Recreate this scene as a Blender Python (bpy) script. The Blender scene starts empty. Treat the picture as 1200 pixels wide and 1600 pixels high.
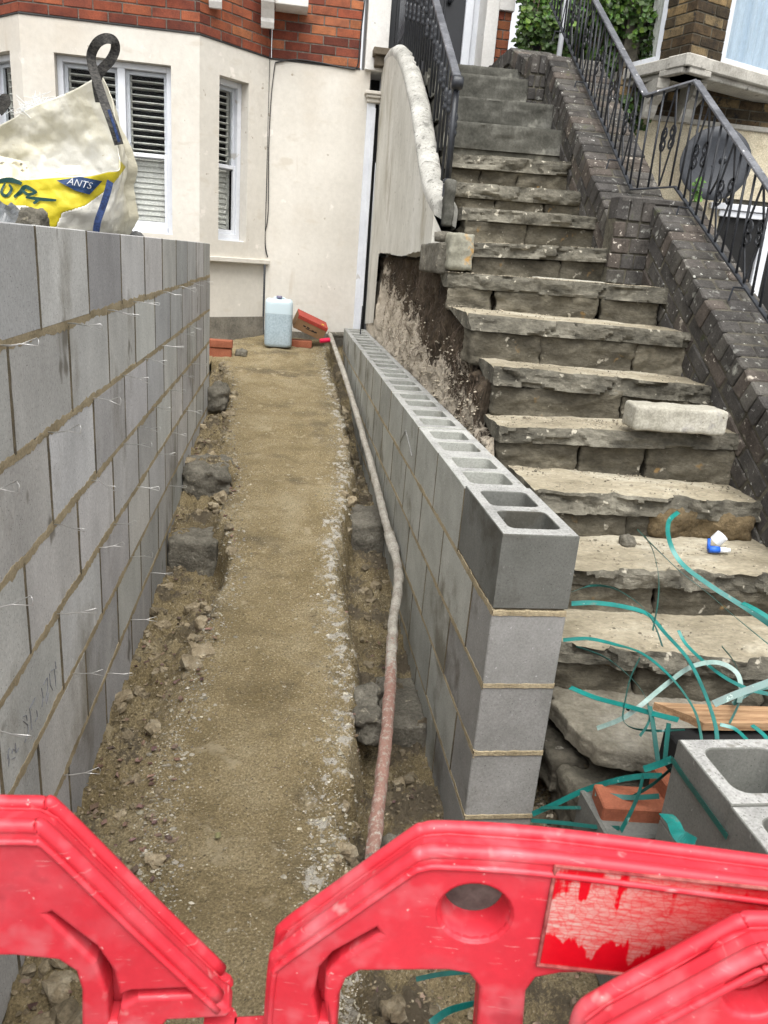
import bpy, bmesh, math, random
from mathutils import Vector, Matrix, noise
random.seed(7)
D = bpy.data; S = bpy.context.scene; COL = S.collection
R_ = math.radians
# ---------------------------------------------------------------- camera
CX = Vector((0.98966942, 0.03469047, 0.13910793))
CY = Vector((-0.12076262, -0.32124436, 0.93926484))
CZ = Vector((0.07727117, -0.94636073, -0.31373641))
cam = D.cameras.new("camera"); cam_o = D.objects.new("camera", cam); COL.objects.link(cam_o)
cam.sensor_fit = 'HORIZONTAL'; cam.sensor_width = 36; cam.lens = 36 * 1190 / 1200
cam.clip_start = 0.02; cam.clip_end = 300
cam_o.matrix_world = Matrix(((CX[0], -CX[1], -CX[2], 0), (CY[0], -CY[1], -CY[2], 0), (CZ[0], -CZ[1], -CZ[2], 0), (0, 0, 0, 1)))
cam.dof.use_dof = True; cam.dof.focus_distance = 3.2; cam.dof.aperture_fstop = 16
S.camera = cam_o
# ---------------------------------------------------------------- light
w = D.worlds.new("World"); S.world = w; w.use_nodes = True
nt = w.node_tree; bg = nt.nodes['Background']
sky = nt.nodes.new('ShaderNodeTexSky'); sky.sky_type = 'NISHITA'; sky.sun_disc = False
sky.sun_elevation = R_(58); sky.sun_rotation = R_(200); sky.dust_density = 4; sky.air_density = 0.6; sky.ozone_density = 1.0
hs = nt.nodes.new('ShaderNodeHueSaturation'); hs.inputs['Saturation'].default_value = 0.10
nt.links.new(sky.outputs[0], hs.inputs['Color']); nt.links.new(hs.outputs[0], bg.inputs[0])
bg.inputs[1].default_value = 0.15
sl = D.lights.new("sun", 'SUN'); sl.energy = 1.0; sl.angle = R_(28); sl.color = (1, .965, .91)
so = D.objects.new("sun", sl); COL.objects.link(so); so.location = (0, -5, 12)
so.rotation_euler = (R_(26), 0, R_(30))
S.view_settings.view_transform = 'Standard'; S.view_settings.look = 'None'
S.view_settings.exposure = 1.24; S.view_settings.gamma = 1.0
# ---------------------------------------------------------------- helpers
def at(px, py, ax, val):
    """photo pixel (measured on the photo) -> point on the world plane axis=val"""
    c = ((px - 600) / 1190, (py - 800) / 1190, 1.0)
    v = Vector((CX[0]*c[0] + CX[1]*c[1] + CX[2], CY[0]*c[0] + CY[1]*c[1] + CY[2], CZ[0]*c[0] + CZ[1]*c[1] + CZ[2]))
    return v * (val / v[ax])
def interp(x, xs, ys):
    if x <= xs[0]: return ys[0]
    for i in range(1, len(xs)):
        if x <= xs[i]:
            t = (x - xs[i-1]) / (xs[i] - xs[i-1]); return ys[i-1] + t * (ys[i] - ys[i-1])
    return ys[-1]
def fr(x, y, z, o=4, h=1.0): return noise.fractal(Vector((x, y, z)), h, 2.0, o)
def nz(x, y, z): return noise.noise(Vector((x, y, z)))
def rnd(a, b): return random.uniform(a, b)

def M(name, c1, c2, c3=None, s=3.0, det=8, rough=.9, stretch=(1, 1, 1), fine=(60, .25), speck=None, bump=.3, bs=80, bdist=.004,
      tint=False, big=None, metal=0.0, attr=None, spec=.3, darks=None, warp=0.0):
    m = D.materials.new(name); m.use_nodes = True; n = m.node_tree.nodes; l = m.node_tree.links
    b = n['Principled BSDF']; b.inputs['Roughness'].default_value = rough; b.inputs['Metallic'].default_value = metal
    b.inputs['Specular IOR Level'].default_value = spec
    tc = n.new('ShaderNodeTexCoord'); mp = n.new('ShaderNodeMapping'); mp.inputs['Scale'].default_value = stretch
    l.new(tc.outputs['Object'], mp.inputs[0])
    def noi(sc, d=6, r=.6, src=None, dist=0):
        q = n.new('ShaderNodeTexNoise'); q.inputs['Scale'].default_value = sc; q.inputs['Detail'].default_value = d
        q.inputs['Roughness'].default_value = r; q.inputs['Distortion'].default_value = dist
        l.new((src or mp.outputs[0]), q.inputs['Vector']); return q
    def ramp(src, stops):
        q = n.new('ShaderNodeValToRGB'); e = q.color_ramp.elements
        e[0].position, e[0].color = stops[0][0], (*stops[0][1], 1); e[1].position, e[1].color = stops[-1][0], (*stops[-1][1], 1)
        for p, c in stops[1:-1]:
            k = e.new(p); k.color = (*c, 1)
        l.new(src, q.inputs[0]); return q
    def mix(kind, f, a, bb):
        q = n.new('ShaderNodeMix'); q.data_type = 'RGBA'; q.blend_type = kind
        if isinstance(f, (int, float)): q.inputs[0].default_value = f
        else: l.new(f, q.inputs[0])
        for k, v in ((6, a), (7, bb)):
            if isinstance(v, tuple): q.inputs[k].default_value = (*v, 1)
            else: l.new(v, q.inputs[k])
        return q.outputs[2]
    n1 = noi(s, det, .62, dist=warp)
    st = [(.32, c1), (.68, c2)] if c3 is None else [(.3, c1), (.5, c2), (.7, c3)]
    c = ramp(n1.outputs[0], st).outputs[0]
    if big:
        n4 = noi(big[0], 5, .6); r4 = ramp(n4.outputs[0], [(big[2], (0, 0, 0)), (big[2] + big[3], (1, 1, 1))])
        c = mix('MIX', r4.outputs[0], c, big[1])
    n2 = noi(fine[0], 4, .7); v = 1 - fine[1]
    r2 = ramp(n2.outputs[0], [(.3, (v, v, v)), (.7, (1 + fine[1]*.6,) * 3)])
    c = mix('MULTIPLY', 1.0, c, r2.outputs[0])
    if speck:
        for sp_ in speck:
            sc_, col_, th, wd = sp_[:4]; src_ = tc.outputs['Object']
            if len(sp_) > 4:
                m5 = n.new('ShaderNodeMapping'); m5.inputs['Scale'].default_value = sp_[4]
                if len(sp_) > 5: m5.inputs['Rotation'].default_value = sp_[5]
                l.new(tc.outputs['Object'], m5.inputs[0]); src_ = m5.outputs[0]
            n3 = noi(sc_, 3, .6, src_); r3 = ramp(n3.outputs[0], [(th, (0, 0, 0)), (th + wd, (1, 1, 1))])
            c = mix('MIX', r3.outputs[0], c, col_)
    if tint:
        a = n.new('ShaderNodeAttribute'); a.attribute_name = 'tint'
        c = mix('MULTIPLY', 1.0, c, a.outputs['Color'])
    if attr:
        for (an, col_) in attr:
            a = n.new('ShaderNodeAttribute'); a.attribute_name = an
            ns = noi(70, 5, .75)
            ad = n.new('ShaderNodeMath'); ad.operation = 'ADD'; l.new(a.outputs['Fac'], ad.inputs[0]); l.new(ns.outputs[0], ad.inputs[1])
            rr = ramp(ad.outputs[0], [(.86, (0, 0, 0)), (1.0, (1, 1, 1))])
            # ramps clamp at 1: shift down
            sb = n.new('ShaderNodeMath'); sb.operation = 'SUBTRACT'; sb.inputs[1].default_value = .1; l.new(ad.outputs[0], sb.inputs[0]); l.new(sb.outputs[0], rr.inputs[0])
            c = mix('MIX', rr.outputs[0], c, col_)
    l.new(c, b.inputs['Base Color'])
    if bump:
        nb = noi(bs, 8, .7); nb2 = noi(bs / 6, 5, .6)
        ad = n.new('ShaderNodeMath'); ad.operation = 'ADD'; l.new(nb.outputs[0], ad.inputs[0]); l.new(nb2.outputs[0], ad.inputs[1])
        bp = n.new('ShaderNodeBump'); bp.inputs['Strength'].default_value = bump; bp.inputs['Distance'].default_value = bdist
        l.new(ad.outputs[0], bp.inputs['Height']); l.new(bp.outputs[0], b.inputs['Normal'])
    return m

class MB:
    def __init__(s): s.v = []; s.f = []; s.t = []; s.m = []; s.edge = None
    def add(s, vs, fs, t=1.0, m=0):
        o = len(s.v); s.v += [tuple(p) for p in vs]
        tt = t if isinstance(t, tuple) else (t, t, t)
        for f in fs: s.f.append(tuple(i + o for i in f)); s.t.append(tt); s.m.append(m)
    def cbox(s, c, h, ch=.003, ax=None, t=1.0, jit=0, m=0):
        ax = ax or (Vector((1, 0, 0)), Vector((0, 1, 0)), Vector((0, 0, 1))); c = Vector(c)
        ch = min(ch, min(h) * .6)
        vs = []; idx = {}
        for sx in (-1, 1):
            for sy in (-1, 1):
                for sz in (-1, 1):
                    sg = (sx, sy, sz)
                    j = Vector((rnd(-jit, jit), rnd(-jit, jit), rnd(-jit, jit))) if jit else Vector()
                    for k in range(3):
                        p = Vector(c) + j
                        for q in range(3): p += ax[q] * sg[q] * (h[q] if q == k else h[q] - ch)
                        idx[sg, k] = len(vs); vs.append(p)
        fs = []
        for k in range(3):
            a, b = [q for q in range(3) if q != k]
            for sg in (-1, 1):
                loop = []
                for (u, v) in ((-1, -1), (1, -1), (1, 1), (-1, 1)):
                    g = [0, 0, 0]; g[k] = sg; g[a] = u; g[b] = v; loop.append(idx[tuple(g), k])
                fs.append(loop)
            for u in (-1, 1):
                for v in (-1, 1):
                    g1 = [0]*3; g2 = [0]*3; g1[a] = g2[a] = u; g1[b] = g2[b] = v; g1[k] = -1; g2[k] = 1
                    fs.append([idx[tuple(g1), a], idx[tuple(g2), a], idx[tuple(g2), b], idx[tuple(g1), b]])
        for sx in (-1, 1):
            for sy in (-1, 1):
                for sz in (-1, 1): fs.append([idx[(sx, sy, sz), k] for k in range(3)])
        s.add(vs, fs, t, m)
    def box(s, x0, x1, y0, y1, z0, z1, ch=.003, t=1.0, jit=0, m=0):
        s.cbox(((x0+x1)/2, (y0+y1)/2, (z0+z1)/2), (abs(x1-x0)/2, abs(y1-y0)/2, abs(z1-z0)/2), ch, None, t, jit, m)
    def tube(s, pts, r, seg=8, t=1.0, cap=True, m=0):
        pts = [Vector(p) for p in pts]; n = len(pts); vs = []; fs = []
        up = Vector((0, 0, 1)); d0 = (pts[1] - pts[0]).normalized()
        if abs(d0.dot(up)) > .95: up = Vector((0, 1, 0))
        nrm = (up - d0 * up.dot(d0)).normalized()
        for i, p in enumerate(pts):
            d = (pts[min(i+1, n-1)] - pts[max(i-1, 0)]).normalized()
            nrm = (nrm - d * nrm.dot(d)).normalized(); b = d.cross(nrm); rr = r[i] if isinstance(r, (list, tuple)) else r
            for k in range(seg):
                a = 2 * math.pi * k / seg; vs.append(p + (nrm * math.cos(a) + b * math.sin(a)) * rr)
        for i in range(n - 1):
            for k in range(seg): fs.append((i*seg+k, i*seg+(k+1) % seg, (i+1)*seg+(k+1) % seg, (i+1)*seg+k))
        if cap: fs.append(tuple(range(seg))); fs.append(tuple((n-1)*seg + k for k in range(seg)))
        s.add(vs, fs, t, m)
    def ribbon(s, pts, wd, nrm=(0, -1, .7), th=.0012, twist=None, t=1.0, m=0):
        pts = [Vector(p) for p in pts]; n = len(pts); vs = []; fs = []
        for i, p in enumerate(pts):
            d = (pts[min(i+1, n-1)] - pts[max(i-1, 0)]).normalized(); N = Vector(nrm)
            N = (N - d * N.dot(d)).normalized()
            if twist: N = Matrix.Rotation(twist * i / (n-1), 3, d) @ N
            W = d.cross(N) * wd / 2; T = N * th
            vs += [p - W - T, p + W - T, p + W + T, p - W + T]
        for i in range(n - 1):
            for k in range(4): fs.append((4*i+k, 4*i+(k+1) % 4, 4*i+4+(k+1) % 4, 4*i+4+k))
        fs.append((0, 1, 2, 3)); e = 4*(n-1); fs.append((e, e+1, e+2, e+3)); s.add(vs, fs, t, m)
    def lathe(s, c, prof, seg=16, t=1.0, axis=None, m=0):
        c = Vector(c); A = Vector(axis or (0, 0, 1)).normalized()
        U = A.orthogonal().normalized(); V = A.cross(U); vs = []; fs = []
        for (r, z) in prof:
            for k in range(seg):
                a = 2*math.pi*k/seg; vs.append(c + A*z + (U*math.cos(a) + V*math.sin(a))*max(r, 1e-5))
        n = len(prof)
        for i in range(n-1):
            for k in range(seg): fs.append((i*seg+k, i*seg+(k+1) % seg, (i+1)*seg+(k+1) % seg, (i+1)*seg+k))
        fs.append(tuple(range(seg))); fs.append(tuple((n-1)*seg+k for k in range(seg))); s.add(vs, fs, t, m)
    def grid(s, P, t=1.0, m=0):
        nu = len(P); nv = len(P[0]); vs = [p for r in P for p in r]
        fs = [(i*nv+j, (i+1)*nv+j, (i+1)*nv+j+1, i*nv+j+1) for i in range(nu-1) for j in range(nv-1)]
        s.add(vs, fs, t, m)
    def rough(s, x0, x1, y0, y1, z0, z1, res=.012, amp=.008, fq=14, strat=1.0, rnd_c=.012, t=1.0, rot=0, m=0, tilt=0):
        """stone: a grid box whose skin is pushed about by fractal noise, corners worn"""
        cx, cy, cz = (x0+x1)/2, (y0+y1)/2, (z0+z1)/2; hx, hy, hz = (x1-x0)/2, (y1-y0)/2, (z1-z0)/2
        nx, ny, nz_ = [max(2, int(2*h/res)) for h in (hx, hy, hz)]; ids = {}; vs = []; fs = []; sd = rnd(0, 50)
        Rm = Matrix.Rotation(rot, 3, 'Z') @ Matrix.Rotation(tilt, 3, 'X')
        def vid(i, j, k):
            if (i, j, k) in ids: return ids[i, j, k]
            p = Vector((-hx + 2*hx*i/nx, -hy + 2*hy*j/ny, -hz + 2*hz*k/nz_))
            core = Vector((max(-hx+rnd_c, min(hx-rnd_c, p.x)), max(-hy+rnd_c, min(hy-rnd_c, p.y)), max(-hz+rnd_c, min(hz-rnd_c, p.z))))
            dlt = p - core
            if dlt.length > rnd_c: dlt = dlt.normalized() * rnd_c
            q = core + dlt; nn = dlt.normalized() if dlt.length > 1e-6 else Vector((0, 0, 1))
            f = fr((q.x+sd)*fq, q.y*fq, q.z*fq*strat, 4, .8) + .6*abs(nz((q.x+sd)*fq*.4, q.y*fq*.4, q.z*fq*.4*strat))
            q = q + nn * f * amp
            q = Rm @ q
            ids[i, j, k] = len(vs); vs.append((cx+q.x, cy+q.y, cz+q.z)); return ids[i, j, k]
        for i in range(nx):
            for j in range(ny):
                for k in (0, nz_): fs.append((vid(i, j, k), vid(i+1, j, k), vid(i+1, j+1, k), vid(i, j+1, k)))
        for i in range(nx):
            for k in range(nz_):
                for j in (0, ny): fs.append((vid(i, j, k), vid(i+1, j, k), vid(i+1, j, k+1), vid(i, j, k+1)))
        for j in range(ny):
            for k in range(nz_):
                for i in (0, nx): fs.append((vid(i, j, k), vid(i, j+1, k), vid(i, j+1, k+1), vid(i, j, k+1)))
        s.add(vs, fs, t, m)
    def build(s, name, mats, parent=None, smooth=False, loc=None, fix=True):
        me = D.meshes.new(name)
        org = Vector(loc) if loc is not None else (Vector(parent['_o']) if parent is not None else Vector())
        me.from_pydata([(p[0]-org.x, p[1]-org.y, p[2]-org.z) for p in s.v], [], s.f)
        if not isinstance(mats, (list, tuple)): mats = [mats]
        for q in mats: me.materials.append(q)
        me.polygons.foreach_set('material_index', s.m)
        ca = me.color_attributes.new('tint', 'FLOAT_COLOR', 'CORNER'); buf = []
        for p, t in zip(me.polygons, s.t): buf += [t[0], t[1], t[2], 1.0] * p.loop_total
        ca.data.foreach_set('color', buf)
        if fix:
            bm = bmesh.new(); bm.from_mesh(me); bmesh.ops.recalc_face_normals(bm, faces=bm.faces); bm.to_mesh(me); bm.free()
        if smooth: me.polygons.foreach_set('use_smooth', [True] * len(me.polygons))
        o = D.objects.new(name, me); COL.objects.link(o)
        if parent is not None: o.parent = parent; o['_o'] = tuple(org)
        else: o.location = org
        return o
def sub(o_parent, name, mb, mats, **k):
    """child of a part: same local frame"""
    o = mb.build(name, mats, None, loc=o_parent['_o'], **k); o.location = (0, 0, 0); o.parent = o_parent; o['_o'] = o_parent['_o']; return o
def thing(name, label, cat, loc=(0, 0, 0), group=None):
    o = D.objects.new(name, None); COL.objects.link(o); o.location = loc; o.empty_display_size = .1
    o['label'] = label; o['category'] = cat; o['_o'] = tuple(loc)
    if group: o['group'] = group
    return o
def tag(o, label, cat, group=None):
    o['label'] = label; o['category'] = cat
    if group: o['group'] = group
    return o
def struct(o, kind='structure'): o['kind'] = kind; return o
def curve_mesh(outlines, depth, bevel=.0, res=2):
    """closed 2D outlines (first = outer, rest = holes) -> list of verts/faces of a bevelled plate, z in [-depth/2, depth/2]"""
    cu = D.curves.new('tmp', 'CURVE'); cu.dimensions = '2D'; cu.fill_mode = 'BOTH'
    cu.extrude = max(depth/2 - bevel, .0001); cu.bevel_depth = bevel; cu.bevel_resolution = res; cu.offset = -bevel
    for ol in outlines:
        sp = cu.splines.new('POLY'); sp.points.add(len(ol) - 1); sp.use_cyclic_u = True
        for i, (x, y) in enumerate(ol): sp.points[i].co = (x, y, 0, 1)
    ob = D.objects.new('tmp', cu); COL.objects.link(ob); dg = bpy.context.evaluated_depsgraph_get()
    me = D.meshes.new_from_object(ob.evaluated_get(dg)); vs = [v.co.copy() for v in me.vertices]; fs = [tuple(p.vertices) for p in me.polygons]
    D.objects.remove(ob); D.curves.remove(cu); D.meshes.remove(me); return vs, fs
def text_mesh(body, size, extrude=.0006):
    cu = D.curves.new('tmp', 'FONT'); cu.body = body; cu.size = size; cu.extrude = extrude; cu.shear = .2
    ob = D.objects.new('tmp', cu); COL.objects.link(ob); dg = bpy.context.evaluated_depsgraph_get()
    me = D.meshes.new_from_object(ob.evaluated_get(dg)); vs = [v.co.copy() for v in me.vertices]; fs = [tuple(p.vertices) for p in me.polygons]
    D.objects.remove(ob); D.curves.remove(cu); D.meshes.remove(me); return vs, fs
def smooth_path(pts, n=8):
    pts = [Vector(p) for p in pts]; out = []
    for i in range(len(pts)-1):
        p0 = pts[max(i-1, 0)]; p1 = pts[i]; p2 = pts[i+1]; p3 = pts[min(i+2, len(pts)-1)]
        for k in range(n):
            t = k/n
            out.append(.5*((2*p1) + (-p0+p2)*t + (2*p0-5*p1+4*p2-p3)*t*t + (-p0+3*p1-3*p2+p3)*t**3))
    out.append(pts[-1]); return out
def rrect(x0, x1, y0, y1, r, n=4):
    o = []
    for (cx, cy, a0) in ((x1-r, y1-r, 0), (x0+r, y1-r, 90), (x0+r, y0+r, 180), (x1-r, y0+r, 270)):
        for k in range(n+1):
            a = R_(a0 + 90*k/n); o.append((cx + r*math.cos(a), cy + r*math.sin(a)))
    return o
# ---------------------------------------------------------------- materials
m_block = M('block_concrete', (.40, .40, .385), (.56, .56, .54), s=5, fine=(160, .22), tint=True, bump=.35, bs=220, bdist=.002, stretch=(1, 1, .6),
            big=(2.6, (.30, .29, .26), .56, .12), speck=[(220, (.10, .10, .095), .64, .03), (90, (.60, .60, .58), .69, .03), (5, (.20, .19, .165), .66, .05, (1, 1, .7)), (9, (.58, .57, .54), .64, .12, (1, 1, .3))])
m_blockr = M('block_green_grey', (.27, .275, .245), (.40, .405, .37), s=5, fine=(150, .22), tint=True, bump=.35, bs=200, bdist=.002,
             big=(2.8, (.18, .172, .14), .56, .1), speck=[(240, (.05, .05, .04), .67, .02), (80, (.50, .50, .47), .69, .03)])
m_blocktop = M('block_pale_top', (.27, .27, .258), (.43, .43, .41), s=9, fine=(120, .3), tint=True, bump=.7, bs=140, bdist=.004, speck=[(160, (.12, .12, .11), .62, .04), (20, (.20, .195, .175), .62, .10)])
m_mortar = M('sand_mortar', (.25, .205, .125), (.43, .36, .235), s=9, fine=(140, .3), bump=.8, bs=120, bdist=.006)
m_mortard = M('dark_joint_mortar', (.055, .048, .036), (.19, .158, .10), s=13, fine=(140, .3), bump=.6, bs=120, bdist=.004)  # dark brown mortar of the joint filling and thin upright joints
m_wire = M('galvanised_wire', (.55, .55, .53), (.72, .72, .70), rough=.35, metal=.7, bump=0)
m_path = M('compacted_ballast', (.215, .165, .082), (.31, .245, .133), (.39, .322, .195), s=4.5, big=(2.6, (.17, .134, .076), .55, .10), fine=(150, .6), bump=1.0, bs=110, bdist=.02,
           speck=[(150, (.50, .46, .36), .645, .03), (60, (.11, .085, .05), .65, .05), (30, (.46, .42, .33), .68, .03), (11, (.36, .30, .19), .62, .08), (85, (.09, .07, .045), .67, .03)],
           attr=[('rub', (.47, .44, .38)), ('mud', (.135, .110, .074))])
m_soil = M('dug_soil', (.035, .028, .02), (.085, .068, .048), s=10, fine=(80, .4), bump=1.0, bs=60, bdist=.02, speck=[(70, (.35, .32, .27), .72, .03)])
m_bank = M('cut_earth', (.032, .024, .016), (.085, .062, .04), (.17, .135, .095), s=7, fine=(70, .5), bump=1.0, bs=60, bdist=.03, stretch=(1, 1.2, .45),
           attr=[('rub', (.55, .48, .38))])
m_chips = M('crushed_mortar', (.30, .27, .21), (.60, .56, .48), s=30, fine=(160, .2), tint=True, bump=.4, bs=150)
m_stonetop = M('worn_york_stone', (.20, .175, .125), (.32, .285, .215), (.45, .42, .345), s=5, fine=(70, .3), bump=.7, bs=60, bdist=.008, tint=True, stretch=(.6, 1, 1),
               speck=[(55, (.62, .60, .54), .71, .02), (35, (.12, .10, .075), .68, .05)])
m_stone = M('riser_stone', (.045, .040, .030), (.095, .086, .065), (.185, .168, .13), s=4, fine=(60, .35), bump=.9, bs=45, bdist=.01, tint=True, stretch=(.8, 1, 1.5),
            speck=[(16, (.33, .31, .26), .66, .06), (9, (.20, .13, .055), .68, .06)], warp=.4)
m_conc = M('old_step_concrete', (.035, .035, .028), (.08, .078, .065), (.19, .186, .162), s=5, fine=(70, .3), bump=.5, bs=70, bdist=.006, tint=True, speck=[(13, (.62, .62, .60), .72, .02), (7, (.24, .235, .20), .60, .10)])
m_render = M('cream_render', (.55, .52, .46), (.64, .61, .55), s=1.6, fine=(22, .07), bump=.35, bs=28, bdist=.006, big=(1.1, (.53, .485, .415), .55, .16), spec=.2,
             speck=[(7, (.70, .66, .60), .66, .05), (75, (.33, .30, .25), .735, .02), (7, (.49, .44, .365), .64, .12, (1, 1, .16)), (4, (.54, .50, .43), .60, .1, (1, 1, 2)), (11, (.36, .32, .26), .685, .05)])
m_renderold = M('stained_render', (.44, .425, .37), (.55, .535, .475), (.63, .615, .56), s=3.2, fine=(60, .12), bump=.5, bs=50, bdist=.006, stretch=(1, 1, .5), big=(2.4, (.33, .30, .23), .57, .16), speck=[(24, (.22, .20, .165), .66, .06), (5, (.36, .33, .27), .60, .14, (1, 1, .35))])
m_coping = M('lichened_coping', (.30, .295, .265), (.44, .43, .39), (.60, .595, .555), s=5, fine=(60, .3), bump=.25, bs=70, bdist=.004, speck=[(16, (.20, .195, .175), .58, .10), (40, (.16, .155, .14), .62, .06)])
m_plinth = M('damp_plinth', (.13, .12, .10), (.25, .23, .19), s=7, fine=(60, .3), bump=.8, bs=40, bdist=.01)
m_redbrick = M('red_brick', (.13, .038, .025), (.26, .070, .038), s=9, fine=(120, .3), bump=.5, bs=120, tint=True)
m_redmort = M('dark_pointing', (.09, .075, .06), (.19, .165, .14), s=20, fine=(100, .3), bump=.5)
m_dkbrick = M('sooty_brick', (.040, .037, .034), (.070, .065, .059), (.105, .098, .089), s=12, fine=(110, .35), bump=.8, bs=90, bdist=.005, tint=True,
              speck=[(40, (.44, .44, .41), .655, .05), (16, (.30, .30, .27), .62, .12), (12, (.075, .08, .045), .66, .08)])
m_dkmort = M('old_lime_joint', (.05, .045, .035), (.13, .12, .09), s=20, fine=(100, .3), bump=.6)
m_stock = M('stock_brick', (.10, .075, .042), (.30, .215, .11), s=14, fine=(90, .45), bump=.9, bs=70, bdist=.006, tint=True, speck=[(22, (.05, .045, .04), .60, .08)])
m_white = M('white_paint', (.58, .60, .64), (.68, .70, .73), s=6, fine=(40, .05), rough=.5, bump=.1, bs=30, big=(9, (.5, .49, .47), .66, .04))
m_wpaint = M('flaking_white_masonry_paint', (.62, .60, .56), (.74, .73, .70), s=3, fine=(50, .1), bump=.6, bs=40, bdist=.006, speck=[(12, (.3, .28, .25), .70, .03)])
m_black = M('black_gloss_door', (.008, .009, .011), (.016, .017, .02), rough=.3, bump=.05, bs=20, spec=.5)
m_dark = M('unlit_interior', (.012, .012, .012), (.02, .02, .02), rough=.9, bump=0)
m_iron = M('painted_iron', (.012, .014, .018), (.032, .036, .044), s=20, fine=(90, .4), rough=.45, bump=.4, bs=60, bdist=.002, spec=.5)
m_irontop = M('worn_iron_handrail', (.05, .055, .065), (.17, .175, .19), s=9, fine=(70, .4), rough=.45, bump=.5, bs=50, bdist=.002, speck=[(26, (.55, .55, .54), .69, .02)], spec=.5)
m_slat = M('white_slats', (.56, .55, .50), (.64, .63, .58), rough=.6, bump=0)
m_curtain = M('blue_net_curtain', (.45, .56, .68), (.60, .70, .80), s=3, stretch=(6, 6, .4), rough=.9, bump=.5, bs=6, bdist=.03)
m_blind = M('pale_blind', (.52, .52, .47), (.60, .60, .55), s=3, rough=.8, bump=.05)
m_pebble = M('pebbledash', (.50, .43, .30), (.62, .56, .42), s=12, fine=(90, .4), bump=1.0, bs=90, bdist=.006)
m_limest = M('stained_sill_stone', (.30, .285, .25), (.50, .48, .43), s=5, fine=(60, .25), bump=.5, bs=50, big=(6, (.10, .095, .08), .60, .08))
m_red = M('red_barrier_plastic', (.54, .018, .034), (.61, .030, .048), s=7, fine=(30, .10), rough=.5, bump=.15, bs=40, bdist=.003, spec=.5,
          big=(9, (.56, .07, .09), .50, .25), speck=[(110, (.60, .24, .24), .66, .10, (.25, .25, 2.2), (0, .9, 0)), (26, (.60, .20, .20), .66, .10), (120, (.64, .34, .32), .70, .05), (14, (.57, .13, .15), .54, .22), (9, (.30, .01, .02), .66, .12)])
m_pipe = M('crusted_pipe', (.30, .27, .22), (.52, .49, .43), s=14, fine=(120, .35), bump=1.0, bs=90, bdist=.01, attr=[('rust', (.29, .165, .13))])
m_green = M('green_strapping', (.0, .09, .08), (.01, .21, .185), s=8, fine=(60, .15), rough=.32, bump=.15, bs=60, bdist=.001, spec=.6, speck=[(45, (.25, .42, .38), .68, .05), (25, (.10, .17, .14), .62, .1)])
m_wood = M('split_plank', (.22, .12, .06), (.50, .32, .18), s=10, stretch=(.5, 8, 8), fine=(60, .2), bump=.5, bs=30, bdist=.003)
m_brickor = M('orange_brick', (.23, .072, .038), (.31, .108, .058), s=12, fine=(120, .2), bump=.4, bs=130)
m_card = M('brown_cardboard', (.20, .115, .055), (.27, .16, .085), s=6, fine=(60, .1), rough=.8, bump=.1)
m_cardred = M('red_print', (.30, .035, .025), (.38, .06, .04), s=10, rough=.6, bump=.05)
m_cream = M('woven_cream_plastic', (.50, .45, .31), (.60, .56, .44), (.66, .65, .59), s=3.2, fine=(200, .06), rough=.55, bump=.35, bs=16, bdist=.02, spec=.4, warp=.6)
m_bagwhite = M('white_woven_plastic', (.70, .71, .70), (.84, .85, .86), s=4, fine=(200, .05), rough=.5, bump=.35, bs=16, bdist=.02, spec=.4)
m_yellow = M('yellow_print', (.44, .36, .012), (.60, .50, .03), s=5, fine=(200, .08), rough=.5, bump=.3, bs=16, bdist=.015)
m_navy = M('navy_print', (.01, .035, .10), (.02, .05, .13), rough=.5, bump=0)
m_dgreen = M('dark_green_print', (.005, .04, .035), (.01, .06, .05), rough=.5, bump=0)
m_greend = M('dark_green_strapping', (.0, .045, .038), (.005, .10, .085), s=14, fine=(60, .15), rough=.35, bump=.15, bs=60, bdist=.001, spec=.6, speck=[(45, (.16, .26, .23), .66, .06)])
m_strap = M('black_webbing', (.012, .012, .014), (.10, .095, .085), s=70, stretch=(1, 1, 2), fine=(200, .5), rough=.8, bump=.6, bs=200)
m_strapb = M('blue_webbing', (.008, .016, .05), (.03, .06, .17), s=90, fine=(200, .5), rough=.8, bump=.6, bs=200)
m_tarp = M('grey_polythene', (.05, .055, .06), (.16, .17, .175), s=9, rough=.35, bump=.4, bs=20, bdist=.01, spec=.6)
m_leaf = M('ivy_leaf', (.02, .05, .01), (.06, .12, .02), s=9, rough=.5, tint=True, bump=0)
m_root = M('dead_leaf', (.085, .06, .045), (.19, .14, .10), s=30, rough=.7, tint=True, bump=0)
m_cable = M('black_cable', (.015, .015, .015), (.04, .04, .04), rough=.5, bump=0)
m_dish = M('grey_dish', (.032, .036, .043), (.05, .054, .062), rough=.45, bump=.05, bs=10)
m_blueplas = M('blue_plastic', (.02, .10, .50), (.03, .14, .60), rough=.35, bump=0)
m_whplas = M('white_plastic', (.72, .74, .76), (.80, .82, .84), rough=.35, bump=0)
m_redplas = M('bright_red_plastic', (.62, .01, .06), (.72, .02, .08), rough=.35, bump=0)
m_pave = M('street_pavement', (.16, .155, .145), (.24, .235, .22), s=3, fine=(60, .2), bump=.4)
m_wbar = M('worn_reflective_sheet', (.50, .0, .008), (.60, .006, .015), s=8, fine=(60, .08), rough=.25, spec=.5, bump=.15, bs=60, bdist=.002)
def glass_mat(name, col, rough=.03):
    m = D.materials.new(name); m.use_nodes = True; b = m.node_tree.nodes['Principled BSDF']
    b.inputs['Base Color'].default_value = (*col, 1); b.inputs['Roughness'].default_value = rough
    b.inputs['Transmission Weight'].default_value = 1; b.inputs['IOR'].default_value = 1.1; b.inputs['Specular IOR Level'].default_value = 1.0; return m
m_glass = glass_mat('window_glass', (.93, .95, .95))
m_cloudy = D.materials.new('cloudy_polythene'); m_cloudy.use_nodes = True
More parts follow.
